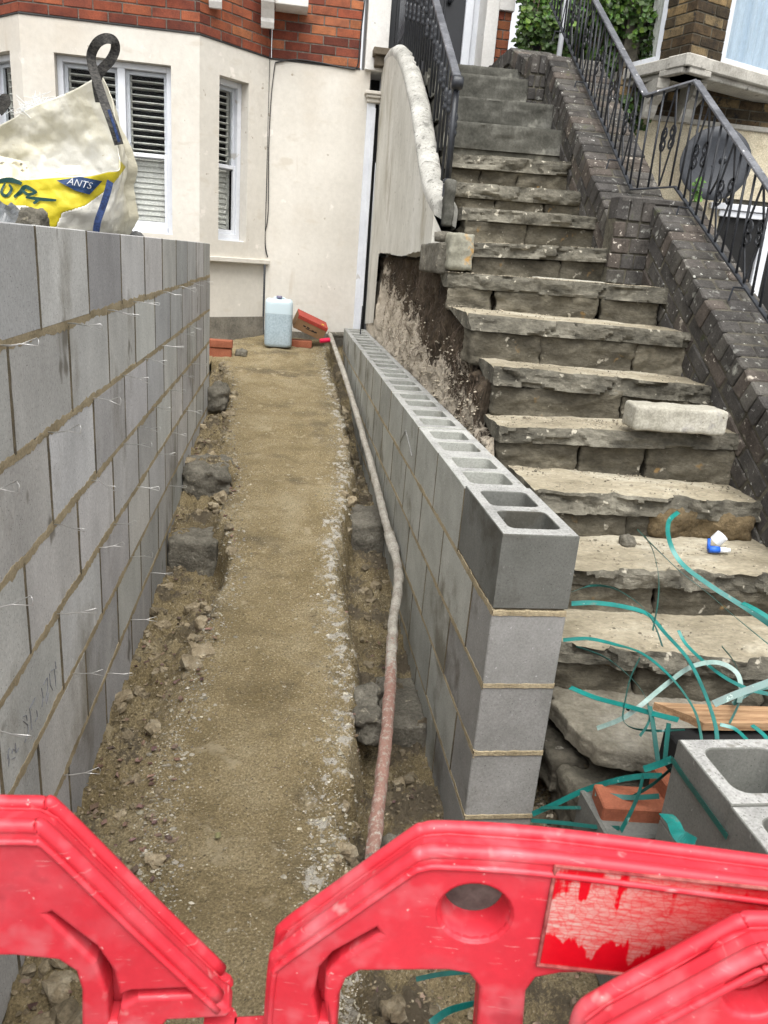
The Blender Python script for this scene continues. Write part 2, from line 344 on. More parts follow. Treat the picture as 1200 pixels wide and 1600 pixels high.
_b = m_cloudy.node_tree.nodes['Principled BSDF']; _b.inputs['Base Color'].default_value = (.50, .60, .64, 1); _b.inputs['Roughness'].default_value = .35
_b.inputs['Subsurface Weight'].default_value = .3; _b.inputs['Subsurface Radius'].default_value = (.05, .05, .05)
m_liquid = M('can_filled_with_water', (.33, .41, .45), (.39, .47, .51), s=5, rough=.3, bump=0)
# ================================================================ GROUND
def zp(y): return interp(y, [0, 1.8, 3, 5.7, 7.75], [-1.58, -1.50, -1.37, -1.05, -.80])
def xl_(y): return interp(y, [0, 1.5, 1.84, 2.7, 3.3, 3.75, 4.1, 4.9, 6, 6.7, 6.9], [-.27, -.26, -.30, -.24, -.19, -.27, -.22, -.34, -.37, -.52, -3])
def xr_(y): return interp(y, [1.3, 1.6, 1.95, 2.25, 2.6, 3.1, 3.8, 4.5, 5.5, 7, 7.6], [.20, .18, .22, .28, .28, .26, .33, .42, .43, .37, .45])
def lf(y): return interp(y, [0, 1.7, 3.2, 3.60, 3.63, 4.22, 4.26, 5.8, 6.2, 8], [-1.6, -1.535, -1.53, -1.55, -1.40, -1.33, -1.2, -1.17, -1.1, -.85])
def rf(y): return interp(y, [0, 1.4, 1.9, 2.4, 2.43, 2.9, 3.6, 3.88, 3.93, 5.5, 6.4, 7.5, 7.75], [-1.6, -1.62, -1.75, -1.74, -1.665, -1.665, -1.56, -1.53, -1.46, -1.42, -1.22, -.95, -.85])
def gz(x, y):
    b = zp(y); n1 = fr(x*5, y*5, 3, 4); n2 = fr(x*22, y*22, 9, 4)
    l = xl_(y) + n1*.035 + n2*.018; r = xr_(y) + fr(x*4, y*7, 30, 3)*.03 + n2*.02
    wl = interp(y, [2.6, 3.3], [.16, .05])
    tl = max(0, min(1, (l - x) / wl)); tr = max(0, min(1, (x - r) / .085))
    tl = tl*tl*(3-2*tl); tr = tr*tr*(3-2*tr)
    if x > .62: tr = 1
    z = b + .016*n1 + .004*n2 + .012*nz(x*2.2, y*2.0, 3) - .007*max(0, nz(x*9, y*5, 21)-.1)
    if tl > 0: z += (lf(y) - b) * tl + tl*(.034*n2 + .025*n1 + .020*fr(x*55, y*55, 2, 3) - .03*max(0, nz(x*9, y*6, 8)))
    if tr > 0: z += (rf(y) - b) * tr + tr*(.032*n2 + .02*n1 + .018*fr(x*55, y*55, 2, 3))
    el = math.exp(-((x - l - .015)/.045)**2); er = math.exp(-((x - r + .03)/.07)**2)
    cov = .55 + .6*nz(x*3, y*1.5, 7)
    z += (el + er) * (.014 * abs(n2) + .010*fr(x*45, y*45, 5, 2))
    rub = max(el*(.30 + .35*nz(1, y*1.1, 4) + .25*n2), er*(.40 + .30*nz(9, y*1.3, 2) + .75*n2)) if y < 6.8 else .3*nz(x*3, y*3, 2)+.1
    mud = max(tl*(.30 + .6*n1), tr*(.45 + .6*n1))
    return z, rub, mud
def ground_sheet(name, x0, x1, y0, y1, res, mat, fn=gz):
    nx = int((x1-x0)/res); ny = int((y1-y0)/res); P = []; RB = []; MD = []
    for i in range(nx+1):
        row = []
        for j in range(ny+1):
            x = x0+(x1-x0)*i/nx; y = y0+(y1-y0)*j/ny; z, rb, md = fn(x, y); row.append((x, y, z)); RB.append(rb); MD.append(md)
        P.append(row)
    mb = MB(); mb.grid(P); o = mb.build(name, mat, smooth=True, fix=False)
    for nm, A in (('rub', RB), ('mud', MD)):
        a = o.data.attributes.new(nm, 'FLOAT', 'POINT'); a.data.foreach_set('value', A)
    return struct(o)
g = ground_sheet('ground', -.60, .624, .8, 7.9, .0105, m_path)
def rg(x, y):
    n = fr(x*5, y*5, 3, 4); n2 = fr(x*25, y*25, 9, 3); z, rb, md = -1.60 + .03*n + .025*n2, .22+.35*n, .45+.5*n
    if x < .80:
        k = min(1, max(0, (x-.622)/.17)); a, b, c = gz(x, y); return a*(1-k)+z*k, b*(1-k)+rb*k, c*(1-k)+md*k
    return z, rb, md
ground_sheet('ground', .622, 2.4, .3, 2.9, .016, m_path, rg)
ground_sheet('ground', -.60, .622, .3, .8004, .02, m_path, gz)
ground_sheet('ground', -3.3, -.60, 5.8, 7.9, .05, m_path, lambda x, y: (zp(y)+.01*fr(x*5, y*5, 1, 3), .1, .1))
mb = MB(); mb.box(-40, 40, -40, .30, -1.8, -1.60, .001); struct(mb.build('pavement', m_pave))
mb = MB(); mb.box(2.4, 40, .3, 12, -1.8, -1.62, .001); struct(mb.build('pavement', m_pave))
# fill behind the left wall
def fillz(x, y): return -.06 + .03*fr(x*4, y*4, 1, 4), .1, .4
ground_sheet('raised_ground', -6, -.70, -.5, 5.66, .05, m_soil, fillz)
mb = MB(); mb.box(-6, -.70, 5.66, 5.74, -1.3, -.08, .001); struct(mb.build('raised_ground', m_soil))

# loose chippings along the path edges (uncountable)
mb = MB()
def chip(x, y, z, r, t):
    n = 6; a0 = rnd(0, 6); fl = rnd(.35, .8); vs = []
    for k in range(n):
        a = a0 + 2*math.pi*k/n; q = r*rnd(.6, 1.1); vs.append((x+q*math.cos(a), y+q*math.sin(a)*rnd(.7, 1), z + r*rnd(-.2, .2)))
    vs.append((x + r*rnd(-.2, .2), y + r*rnd(-.2, .2), z + r*fl)); vs.append((x, y, z - r*.5))
    mb.add(vs, [(k, (k+1) % n, 6) for k in range(n)] + [((k+1) % n, k, 7) for k in range(n)], t)
for i in range(19000):
    y = 1.0 + 6.6*random.random()**1.25
    if random.random() < .62: x = xr_(y) + random.gauss(-.01, .045 + .03*nz(2, y*2, 1))
    else: x = xl_(y) + random.gauss(.0, .04)
    if x < -.52 or x > .575: continue
    z = gz(x, y)[0]; r = rnd(.0012, .005) * (1 if random.random() < .93 else 2.4); q = rnd(.35, .95)
    chip(x, y, z, r, (q, q, q*rnd(.88, 1.02)))
for i in range(5200):
    x = rnd(-.52, .575); y = rnd(1.0, 7.6); q = rnd(.2, 1.0); chip(x, y, gz(x, y)[0], rnd(.001, .0038), (q, q*.93, q*.8))
for i in range(3500):
    x = rnd(.82, 1.9); y = rnd(.8, 2.1); q = rnd(.1, .75); chip(x, y, rg(x, y)[0], rnd(.002, .012), (q, q*.95, q*.86))
o = struct(mb.build('chippings', m_chips), 'stuff')
m_clod = M('clods', (.135, .111, .073), (.235, .195, .13), (.33, .295, .22), s=22, fine=(120, .35), bump=.8, bs=90, bdist=.006, tint=True)
mb = MB()
for i in range(330):
    y = 1.15+6*random.random()**1.5; sd = random.random() < .6
    x = rnd(-.52, xl_(y)+.02) if sd else rnd(xr_(y)-.01, .57)
    if not -.53 < x < .58: continue
    r = rnd(.006, .026)*(1 if random.random() < .85 else 1.6); z = gz(x, y)[0]; q = rnd(.6, 1.2)*(1.35 if random.random() < .12 else 1)
    mb.rough(x-r, x+r, y-r*rnd(.6, 1), y+r*rnd(.6, 1), z-r*.6, z+r*rnd(.3, .8), res=max(.004, r*.4), amp=r*.8, fq=.5/r, rnd_c=r*.25, t=(q, q*.98, q*.95), rot=rnd(0, 3), tilt=rnd(-.3, .3))
for i in range(120):
    x = rnd(.81, 1.35); y = rnd(1.15, 2.15); r = rnd(.008, .03); z = rg(x, y)[0]; q = rnd(.3, 1.1)
    mb.rough(x-r, x+r, y-r*rnd(.6, 1), y+r*rnd(.6, 1), z-r*.6, z+r*rnd(.3, .8), res=max(.004, r*.4), amp=r*.6, fq=.35/r, rnd_c=r*.45, t=(q, q*.98, q*.95), rot=rnd(0, 3))
struct(mb.build('rubble_fragments', m_clod, smooth=False), 'stuff')
# mud clods in the trenches
mb = MB()
for i in range(5200):
    y = 1.0+6*random.random()**1.6; s = random.random() < .5
    x = rnd(-.52, xl_(y)-.02) if s else rnd(xr_(y)+.03, .575)
    if -.53 < x < .58: q = rnd(.45, 1.3); chip(x, y, gz(x, y)[0], rnd(.002, .010), (q, q*.97, q*.93))
for i in range(900):
    x = rnd(.82, 1.3); y = rnd(1.4, 2.2); q = rnd(.2, .9); chip(x, y, rg(x, y)[0], rnd(.004, .018), (q, q, q))
struct(mb.build('mud_clods', m_clod), 'stuff')
# dead leaves and twigs
mb = MB()
def flake(x, y, z, r, t):
    a = rnd(0, 6.3); c, s_ = math.cos(a), math.sin(a); L = r; W = r*rnd(.35, .7); zz = rnd(.001, .012)
    pts = [(-L, 0, zz*.3), (-.4*L, W, zz), (.4*L, W*.9, zz*.6), (L, 0, zz*1.1), (.4*L, -W, zz*.5), (-.4*L, -W*.8, zz*.9), (0, 0, zz*.1)]
    vs = [(x+c*p[0]-s_*p[1], y+s_*p[0]+c*p[1], z+.002+p[2]) for p in pts]
    mb.add(vs, [(k, (k+1) % 6, 6) for k in range(6)], t)
for i in range(420):
    y = 1.1+4.5*random.random()**1.7; s = random.random() < .7
    x = rnd(-.52, xl_(y)+.03) if s else rnd(xr_(y), .575)
    q = rnd(.5, 1.6); flake(x, y, gz(x, y)[0], rnd(.004, .017), (q, q*rnd(.8, 1), q*rnd(.8, 1.1)))
for (px, py, r, t) in [(655, 1265, .022, (2.4, 2.6, 2.2)), (648, 1250, .02, (1.6, 1.8, 1.4)), (340, 1345, .017, (1.3, 1.7, 1.2)), (268, 1345, .022, 1.2), (150, 1278, .02, 1.2)]:
    p = at(px, py, 2, -1.58); flake(p.x, p.y, gz(p.x, p.y)[0], r, t)
for i in range(160):
    x = rnd(.3, 1.5); y = rnd(.75, 1.6)
    if x < .64: z = gz(x, y)[0]
    else: z = rg(x, y)[0]
    q = rnd(.6, 2.2); flake(x, y, z, rnd(.006, .02), (q, q, q))
struct(mb.build('leaf_litter', m_root), 'stuff')
mb = MB()
for k in range(26):
    x = rnd(-.3, .3); y = rnd(1.2, 4); a = rnd(0, 3.1); L = rnd(.01, .035); z = gz(x, y)[0]+.003
    mb.tube([(x, y, z), (x+L*math.cos(a), y+L*math.sin(a), z+.002), (x+2*L*math.cos(a+.4), y+2*L*math.sin(a+.4), z)], .0009, 5)
struct(mb.build('twigs', m_root), 'stuff')

# ================================================================ LEFT BLOCK WALL
LX = -.530; LP = .2275; LB = .4415; LT = .012
wl = thing('block_wall', 'tall grey concrete block wall on the left with wire ties sticking out of its joints', 'wall', (LX, 3.3, -1.58))
mb = MB()
for r in range(7):
    zt = LT - r*LP; zb = zt - .2165; off = 0 if r % 2 == 0 else LB/2
    k = -4
    while True:
        y0 = 1.803 + off + LB*k + .004; y1 = y0 + LB - .008; k += 1
        if y0 > 5.76: break
        y1 = min(y1, 5.776); y0 = max(y0, -.2)
        if y1 - y0 < .05 or y1 < -.1: continue
        q = rnd(.74, 1.14); wet = 1.0
        if r == 0 and 2.0 < y0 < 2.4: q *= .66
        if r >= 6: q *= .78
        d = rnd(-.002, .002)
        d *= .4; mb.box(LX-.10+d, LX+d, y0+.0015, y1-.0015, zb, zt, .0025, (q*rnd(.98, 1.02), q, q*rnd(.98, 1.05)), .0006)
mb.box(LX-.10, LX-.001, -.2, 5.776, -1.80, LT-7*LP, .003, .6)
bw = mb.build('blocks', m_block, wl)
mb = MB(); 
for (x0, x1) in ((LX-.092, LX-.0022),):
    mb.box(x0, x1, -.2, 5.768, -1.75, LT-.012, .002, 1.0)
mb.build('joint_filling', m_mortard, wl)
mb = MB()
def bed_strip(mb, x, sgn, y0, y1, z, hgt, pr=.0012):
    P = []; n = int((y1-y0)/.008)
    for i in range(n+1):
        y = y0+(y1-y0)*i/n; a = hgt*(.42 + .22*fr(y*6, z*31, 1, 2) + .22*fr(y*45, z*31, 3, 3)); b_ = hgt*(.42 + .25*fr(y*7, z*31, 8, 2) + .22*fr(y*50, z*31, 5, 3))
        o_ = pr*(.3 + .8*abs(fr(y*14, z*17, 4, 4)))
        P.append([(x - sgn*.006, y, z+a), (x + sgn*o_*.6, y, z+a*.8), (x + sgn*o_, y, z + hgt*.1*nz(y*30, z, 0)), (x + sgn*o_*.5, y, z-b_*.85), (x - sgn*.006, y, z-b_)])
    mb.grid(P)
for r in range(1, 7): bed_strip(mb, LX, 1, -.2, 5.77, LT - r*LP + .0055, .034)
mb.build('mortar', m_mortar, wl)
def vjoint(mb, x, sgn, y, z0, z1, wd):
    P = []
    for i in range(15):
        z = z0+(z1-z0)*i/14; a = wd*(.5+.28*fr(y*9, z*28, 1, 3)); b_ = wd*(.5+.28*fr(y*9+5, z*28, 1, 3))
        P.append([(x-sgn*.004, y-a, z), (x+sgn*.0013, y-a*.8, z), (x+sgn*.0013, y+b_*.8, z), (x-sgn*.004, y+b_, z)])
    mb.grid(P)
mb = MB()
for r in range(7):
    for k in range(-5, 10):
        y = 1.803 + (0 if r % 2 == 0 else LB/2) + LB*k
        if -.1 < y < 5.7: vjoint(mb, LX, 1, y, LT-r*LP-.2175, LT-r*LP-.001, .0115)
mb.build('upright_joints', m_mortard, wl, fix=False)
ties = [(0, 541), (105, 505), (168, 486), (208, 474), (255, 461), (280, 452), (298, 445), (311, 439),
        (75, 684), (145, 632), (192, 600), (226, 566), (253, 543), (278, 525), (294, 510), (-40, 800),
        (-30, 930), (85, 832), (143, 760), (192, 703), (214, 679), (240, 642), (263, 612), (283, 588), (298, 566),
        (-30, 1100), (90, 975), (155, 868), (178, 825), (215, 790), (247, 722), (268, 690), (290, 655),
        (100, 1215), (115, 1090), (168, 1070), (203, 975), (206, 890), (234, 898), (262, 790), (-8, 1380)]
for (px, py) in ties:
    p = at(px, py, 0, LX); k = round((LT - p.z)/LP); z = LT - k*LP + .006
    if k < 1 or k > 6: continue
    L = rnd(.062, .098); y = p.y; dz = rnd(-.014, .012); dy = rnd(-.035, .02); mb = MB(); X0 = LX - .03
    e = rnd(.005, .016); b_ = X0 + .03 + L*.62
    mb.tube([(X0, y, z), (LX+.02, y, z+.001), (b_, y+dy*.6, z+dz*.6), (LX+L, y+dy+rnd(-.004, .004), z+dz+e*.8), (LX+L+.004, y+dy, z+dz+e*.3),
             (LX+L+.002, y+dy, z+dz-e*.7), (b_, y+dy*.6, z+dz*.6-.001), (LX+.02, y+.002, z-.001), (X0, y, z-.002)], .0009, 6)
    mb.build('wall_tie', m_wire, wl, smooth=True)

# faint worn stamp marks on one block near the camera
mb = MB()
for st_ in ([(95, 1330), (105, 1230), (120, 1190)], [(110, 1420), (115, 1330), (100, 1260)], [(150, 1260), (160, 1200), (190, 1220)], [(190, 1130), (200, 1250), (235, 1190)], [(150, 1330), (190, 1310)],
            [(310, 1120), (355, 1000), (350, 900), (290, 850)], [(290, 800), (330, 780), (340, 850)], [(395, 960), (385, 800), (370, 700), (440, 560)], [(440, 860), (470, 800), (460, 720)],
            [(525, 680), (540, 560), (520, 440)], [(545, 400), (590, 310), (600, 420), (570, 600)], [(620, 260), (630, 400), (660, 470)], [(640, 230), (680, 200), (690, 300), (700, 420)], [(690, 110), (700, 200)], [(580, 640), (610, 500)]):
    mb.tube([at(a/8, 1020+b/8, 0, LX+.0008) for a, b in st_], .0009, 4)
mb.build('stamped_marks', M('stamp_ink', (.14, .15, .17), (.24, .25, .27), s=60, bump=0), wl)
# ================================================================ RIGHT HOLLOW WALL
RX = .588; RW = .212; RT = -.667; RPz = .2255
wr = thing('block_wall', 'lower grey wall of hollow concrete blocks with open cells on top beside the stone steps', 'wall', (RX+RW/2, 4.7, -1.8))
def hollow(mb, x0, x1, y0, y1, zb, zt, q, mt=0, ms=1):
    L = y1-y0; cw = .146; e = (L - 2*cw - .048)/2
    cells = [rrect(x0+.034, x1-.034, y0+e, y0+e+cw, .02), rrect(x0+.034, x1-.034, y1-e-cw, y1-e, .02)]
    vs, fs = curve_mesh([[(x0, y0), (x1, y0), (x1, y1), (x0, y1)]] + cells, zt-zb, .003, 1)
    vs = [(v.x, v.y, v.z + (zt+zb)/2) for v in vs]
    top = [f for f in fs if all(vs[i][2] > zt-.0008 for i in f)]; rest = [f for f in fs if f not in set(top)]
    mb.add(vs, top, max(q, .95), mt); mb.add(vs, rest, q, ms)
mb = MB(); k = 0
for k in range(13):
    y0 = 1.82 + .4478*k; y1 = min(y0 + .4405, 7.66); up = .010 if k == 0 else rnd(-.002, .002); dx = rnd(-.003, .003)
    dx *= .3; q = rnd(.92, 1.08); q = .40 if k == 0 else q; hollow(mb, RX+dx, RX+RW+dx, y0, y1, RT-.2155+up, RT+up, q)
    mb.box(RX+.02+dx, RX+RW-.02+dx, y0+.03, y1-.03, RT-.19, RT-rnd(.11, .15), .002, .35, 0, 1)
for r in range(1, 5):
    zt = RT - r*RPz; off = 0 if r % 2 == 0 else -.224
    for k in range(15):
        y0 = max(1.82, 1.82+off+.4478*k); y1 = min(1.82+off+.4478*k+.4405, 7.66)
        if y1-y0 < .05: continue
        q = rnd(.86, 1.12); d = rnd(-.0006, .0006)
        if k == 0: q *= .95
        tt = (q*1.0, q, q)
        if y0 == 1.82: q = rnd(.68, .80); tt = (q*1.0, q*.98, q*1.03)
        mb.box(RX+d, RX+RW+d, y0+(.001*r if y0 == 1.82 else 0), y1, zt-.2155, zt, .003, tt, .0012, 1)
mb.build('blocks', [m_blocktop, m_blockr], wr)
mb = MB(); mb.box(RX+.0028, RX+RW-.006, 1.828, 7.65, -1.79, RT-.205, .002); mb.build('joint_filling', m_mortard, wr)
mb = MB()
for r in range(1, 5):
    z = RT - r*RPz + .005
    bed_strip(mb, RX, -1, 1.82, 7.66, z, .027, .0012)
    P = []
    for i in range(30):
        x = RX+.001+(RW-.002)*i/29; a = .010*(1+.4*nz(x*40, z*9, 0)); P.append([(x, 1.826, z+a), (x, 1.8195-.001*abs(nz(x*50, z, 1)), z+a*.7), (x, 1.819, z-a*.6), (x, 1.826, z-a)])
    mb.grid(P)
mb.build('mortar', m_mortar, wr)
mb = MB()
for r in range(5):
    for k in range(14):
        y = 1.8165 + (0 if r % 2 == 0 else -.224) + .4478*k
        if 1.9 < y < 7.6: vjoint(mb, RX, -1, y, RT-r*RPz-.2165, RT-r*RPz-.001, .0085)
mb.build('upright_joints', m_mortard, wr, fix=False)
# faint chalk mark on the side
mb = MB(); a = [at(px, py, 0, RX-.004) for px, py in ((625, 690), (634, 672), (641, 700), (643, 712))]; mb.tube(a, .002, 5); mb.build('chalk_mark', m_blocktop, wr)

# footing lumps in the trenches
def stone(name, label, cat, grp=None, mat=None, **k):
    mb = MB(); mb.rough(**k); x0, x1, y0, y1, z0 = k['x0'], k['x1'], k['y0'], k['y1'], k['z0']
    o = mb.build(name, mat or m_stone, loc=((x0+x1)/2, (y0+y1)/2, z0), smooth=True); return tag(o, label, cat, grp)
m_ccr = M('rough_footing_concrete', (.10, .092, .072), (.24, .222, .18), s=9, fine=(90, .4), bump=1.0, bs=60, bdist=.016, speck=[(30, (.32, .29, .22), .62, .08)])
stone('concrete_footing', 'rounded dusty concrete footing, farther of two beside the tall left wall', 'footing', None, m_ccr, x0=-.525, x1=-.275, y0=4.16, y1=4.5, z0=-1.40, z1=-1.185, amp=.028, fq=12, rnd_c=.03)
stone('concrete_footing', 'squared grey concrete footing, nearer of two beside the tall left wall', 'footing', None, m_ccr, x0=-.52, x1=-.285, y0=3.58, y1=3.95, z0=-1.60, z1=-1.385, amp=.012, fq=14, rnd_c=.010)
stone('concrete_footing', 'smooth dark concrete footing behind the crusted pipe, far one in the right trench', 'footing', None, m_ccr, x0=.40, x1=.588, y0=3.85, y1=4.2, z0=-1.60, z1=-1.36, amp=.012, fq=12, rnd_c=.012)
stone('concrete_footing', 'smooth dark concrete footing in front of the pipe, near one in the right trench', 'footing', None, m_ccr, x0=.42, x1=.587, y0=2.40, y1=2.75, z0=-1.82, z1=-1.64, amp=.010, fq=12, rnd_c=.010)
stone('rubble_stone', 'dark broken rubble stone jammed at the foot of the tall wall near the house', 'stone', None, m_ccr, x0=-.525, x1=-.39, y0=5.62, y1=5.95, z0=-1.16, z1=-.99, amp=.03, fq=12, rnd_c=.04)
stone('rubble_stone', 'pale greenish broken rock beside the lower end of the crusted pipe', 'stone', None, m_ccr, x0=.33, x1=.43, y0=1.66, y1=1.78, z0=-1.66, z1=-1.57, amp=.02, fq=14, rnd_c=.03, t=1.5)
stone('rubble_stone', 'pale grey broken rock left of the pipe above the near trench footing', 'stone', None, m_ccr, x0=.30, x1=.38, y0=2.2, y1=2.4, z0=-1.58, z1=-1.47, amp=.035, fq=18, rnd_c=.012, t=1.3)

# crusted pipe
pp = smooth_path([(.455, 7.70, -.735), (.519, 6.2, -.95), (.547, 4.54, -1.15), (.547, 3.66, -1.255), (.552, 3.14, -1.325), (.478, 2.73, -1.38), (.405, 2.25, -1.43), (.325, 1.82, -1.475), (.28, 1.6, -1.50)], 40)
P = []; RU = []; seg = 14; t0 = Vector((0, 1, 0))
for i, p in enumerate(pp):
    d = (pp[min(i+1, len(pp)-1)] - pp[max(i-1, 0)]).normalized(); u = d.cross(Vector((0, 0, 1))).normalized(); v = d.cross(u); row = []
    for k in range(seg+1):
        a = 2*math.pi*(k % seg)/seg; e = u*math.cos(a)+v*math.sin(a); q = p*16
        R = .0205 + .004*fr(q.x+e.x*.8, q.y+e.y, q.z+e.z*.8, 4, .7) + (.006 if (3.3 < p.y < 3.5) else 0)
        row.append(tuple(p+e*R)); RU.append(max(0, min(.60, (3.3-p.y)*.6 + .22*nz(q.x*.3, q.y*.8, e.z*2))))
    P.append(row)
mb = MB(); mb.grid(P); mb.add(P[-1][:-1], [tuple(range(seg))]); o = mb.build('pipe', m_pipe, loc=(.5, 4.6, -1.2), smooth=True, fix=False)
RU += [.5]*seg; a_ = o.data.attributes.new('rust', 'FLOAT', 'POINT'); a_.data.foreach_set('value', RU)
tag(o, 'long crusted old pipe running down the path beside the hollow block wall', 'pipe')
mb = MB(); mb.tube([(.44, 7.68, -.745), (.62, 7.66, -.73), (.86, 7.6, -.72)], .026, 12)
tag(mb.build('pipe', m_ccr, loc=(.6, 7.66, -.74), smooth=True), 'short dark pipe lying crosswise under the white door frame', 'pipe')

# ================================================================ STONE STEPS
def XL(px, py, x): return at(px, py, 0, x)
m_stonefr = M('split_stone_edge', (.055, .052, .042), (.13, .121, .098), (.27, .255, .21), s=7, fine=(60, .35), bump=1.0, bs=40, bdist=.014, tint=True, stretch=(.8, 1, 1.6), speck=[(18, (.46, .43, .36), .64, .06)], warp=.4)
steps = []   # left point, right point of the front top edge
def zline(pa, pb, z, x0, x1):
    a = at(*pa, 2, z); b = at(*pb, 2, z); f = lambda x: a.y + (b.y-a.y)*(x-a.x)/(b.x-a.x); return Vector((x0, f(x0), z)), Vector((x1, f(x1), z))
steps.append(zline((882, 1007), (1200, 1035), -1.105, .83, 1.95))
steps.append(zline((898, 887), (1200, 900), -.94, .85, 1.93))
for l, r in [((833, 767, .93), (1183, 785, 1.86)), ((780, 667, .875), (1150, 679, 1.86)), ((772, 572, .885), (1106, 604, 1.86)), ((735, 490, .82), (1071, 519, 1.86)),
             ((700, 425, .83), (1037, 450, 1.86)), ((735, 378, .94), (1000, 390, 1.86))]:
    _r = XL(*r); _r.x = 1.895; steps.append((XL(*l), _r))
for r in [(933, 339, 1.70), (909, 299, 1.70), (888, 253, 1.69), (877, 203, 1.69), (861, 163, 1.68), (840, 125, 1.65), (813, 109, 1.60)]:
    p = XL(*r); p.x = 1.74 if r[2] > 1.62 else 1.62; steps.append((Vector((.937, p.y + .0, p.z-.012)), p))
st = thing('staircase', 'flight of worn broken stone steps climbing to the dark front door', 'staircase', (1.35, 2.0, -1.6))
def slab(mb, A, B, depth, th, seed, chipy, amp, tcol, lam=34, res=.011, droop=.0):
    n = max(8, int((B.x-A.x)/res)); prof = []
    nd = max(6, int(depth/.02)); nf = max(4, int(th/.010))
    for i in range(nd): prof.append(('t', depth*(1-(i/nd)**.8)))
    for i in range(nf+1): prof.append(('f', th*i/nf))
    for i in range(1, 5): prof.append(('b', .03*i))
    P = []
    for i in range(n+1):
        u = i/n; x = A.x+(B.x-A.x)*u; y0 = A.y+(B.y-A.y)*u; z0 = A.z+(B.z-A.z)*u
        ch = chipy*max(0, fr(x*4.2, seed*3.1, 2, 4)-.02) + chipy*.25*abs(fr(x*13, seed*2, 7, 3)) + amp*.4*fr(x*17, seed, 5, 3)
        sag = amp*.5*fr(x*2.5, seed*1.7, 0, 3); row = []
        ex = .018*abs(fr(seed, y0*9, 3, 3)) if i == 0 else 0
        for (kd, v) in prof:
            if kd == 't': y = y0+v; z = z0+sag*(.3) + .006*fr(x*9, (y0+v)*9, seed, 4) - chipy*.3*max(0, 1-v/(.07+ch))*abs(fr(x*7, v*9, seed, 3)); y += ch*max(0, 1-v/.14)
            elif kd == 'f':
                z = z0 - v + sag*.3; wx = x*7+1.2*nz(x*5, z*9, seed); wz = (z-z0)*15+.8*nz(x*4, z*5, seed+3); fac = noise.cell(Vector((wx, wz, seed))) + .5*noise.cell(Vector((wx*2.1, wz*1.7, seed+5))); lay = fr(x*4, z*lam*.5, seed, 3, .8); y = y0 + ch*(1 - .8*v/th) + amp*.5*lay + amp*.75*(fac-.7) + amp*.35*fr(x*22, z*40, seed, 2)
                if v < .012: y += .006*(1-v/.012)
            else: y = y0+v+ch*.25; z = z0-th + .003*fr(x*20, v*20, seed, 2)
            row.append((x+ex+(.006*fr(y*12, z*22, seed, 3) if i in (0, n) else 0), y, z))
        P.append(row)
    kinds = [p_[0] for p_ in prof]; cut_ = sum(1 for q_ in kinds if q_ == 't')
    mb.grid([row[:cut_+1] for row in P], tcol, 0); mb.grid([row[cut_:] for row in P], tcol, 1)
    for row in (P[0], P[-1]): mb.add(row, [tuple(range(len(row)))], tcol, 1)
for i, (A, B) in enumerate(steps):
    nxt = steps[i+1] if i+1 < len(steps) else None
    dep = max(.2, ((nxt[0].y+nxt[1].y)/2 - (A.y+B.y)/2) + .09) if nxt else 1.6
    zprev = (steps[i-1][0].z+steps[i-1][1].z)/2 if i else -1.6
    H = (A.z+B.z)/2 - zprev
    sp = thing('step', '', '', ((A.x+B.x)/2, (A.y+B.y)/2, zprev)); del sp['label']; del sp['category']
    sp.parent = st; o0 = Vector(st['_o']); sp.location = Vector(sp['_o']) - o0
    q = rnd(.9, 1.08)
    mb = MB()
    if i < 11:
        th = rnd(.060, .082); slab(mb, A, B, dep, th, i*1.37+.5, .085, .021, (q, q*.99, q*.95))
    else:
        th = .15; slab(mb, A, B, dep, th, i*1.37, .007, .004, (q, q, q), 6)
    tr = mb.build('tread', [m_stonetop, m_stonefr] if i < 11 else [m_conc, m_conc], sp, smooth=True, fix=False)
    me_ = tr.data; bm_ = bmesh.new(); bm_.from_mesh(me_); bmesh.ops.remove_doubles(bm_, verts=bm_.verts, dist=1e-6); bmesh.ops.recalc_face_normals(bm_, faces=bm_.faces); bm_.to_mesh(me_); bm_.free(); me_.set_sharp_from_angle(angle=R_(38))
    mb = MB(); x = A.x + .02; fr_y = lambda xx: A.y + (B.y-A.y)*(xx-A.x)/(B.x-A.x) + .014
    cuts = [x]; nst = 1 if i >= 11 else random.choice((2, 3, 3))
    for k in range(1, nst): cuts.append(A.x + (B.x-A.x)*(k/nst + rnd(-.1, .1)))
    cuts.append(B.x)
    for k in range(len(cuts)-1):
        x0, x1 = cuts[k]+.003, cuts[k+1]-.003; yy = fr_y((x0+x1)/2)+rnd(-.006, .008); qq = rnd(.75, 1.25); rt = math.atan2(B.y-A.y, B.x-A.x)
        zt_ = A.z+(B.z-A.z)*((x0+x1)/2-A.x)/(B.x-A.x)
        mb.rough(x0, x1, yy, yy+.16, zprev-.02 + 0*zt_, zt_-th+.004, res=.011, amp=.016 if i < 11 else .003, fq=9, strat=1.7, rnd_c=.010, t=(qq, qq*.985, qq*.95), rot=rt)
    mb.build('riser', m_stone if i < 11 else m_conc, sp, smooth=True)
# solid core under the flight (kept inside)
mb = MB()
for i, (A, B) in enumerate(steps):
    y0 = (A.y+B.y)/2 + .17; z1 = (A.z+B.z)/2 - .10; y1 = 7.7 if i == len(steps)-1 else (steps[i+1][0].y + steps[i+1][1].y)/2+.18
    mb.box(1.0, 1.66, y0, y1, -1.7 if i < 2 else z1-.5, z1, .01)
mb.build('rubble_core', m_soil, st)
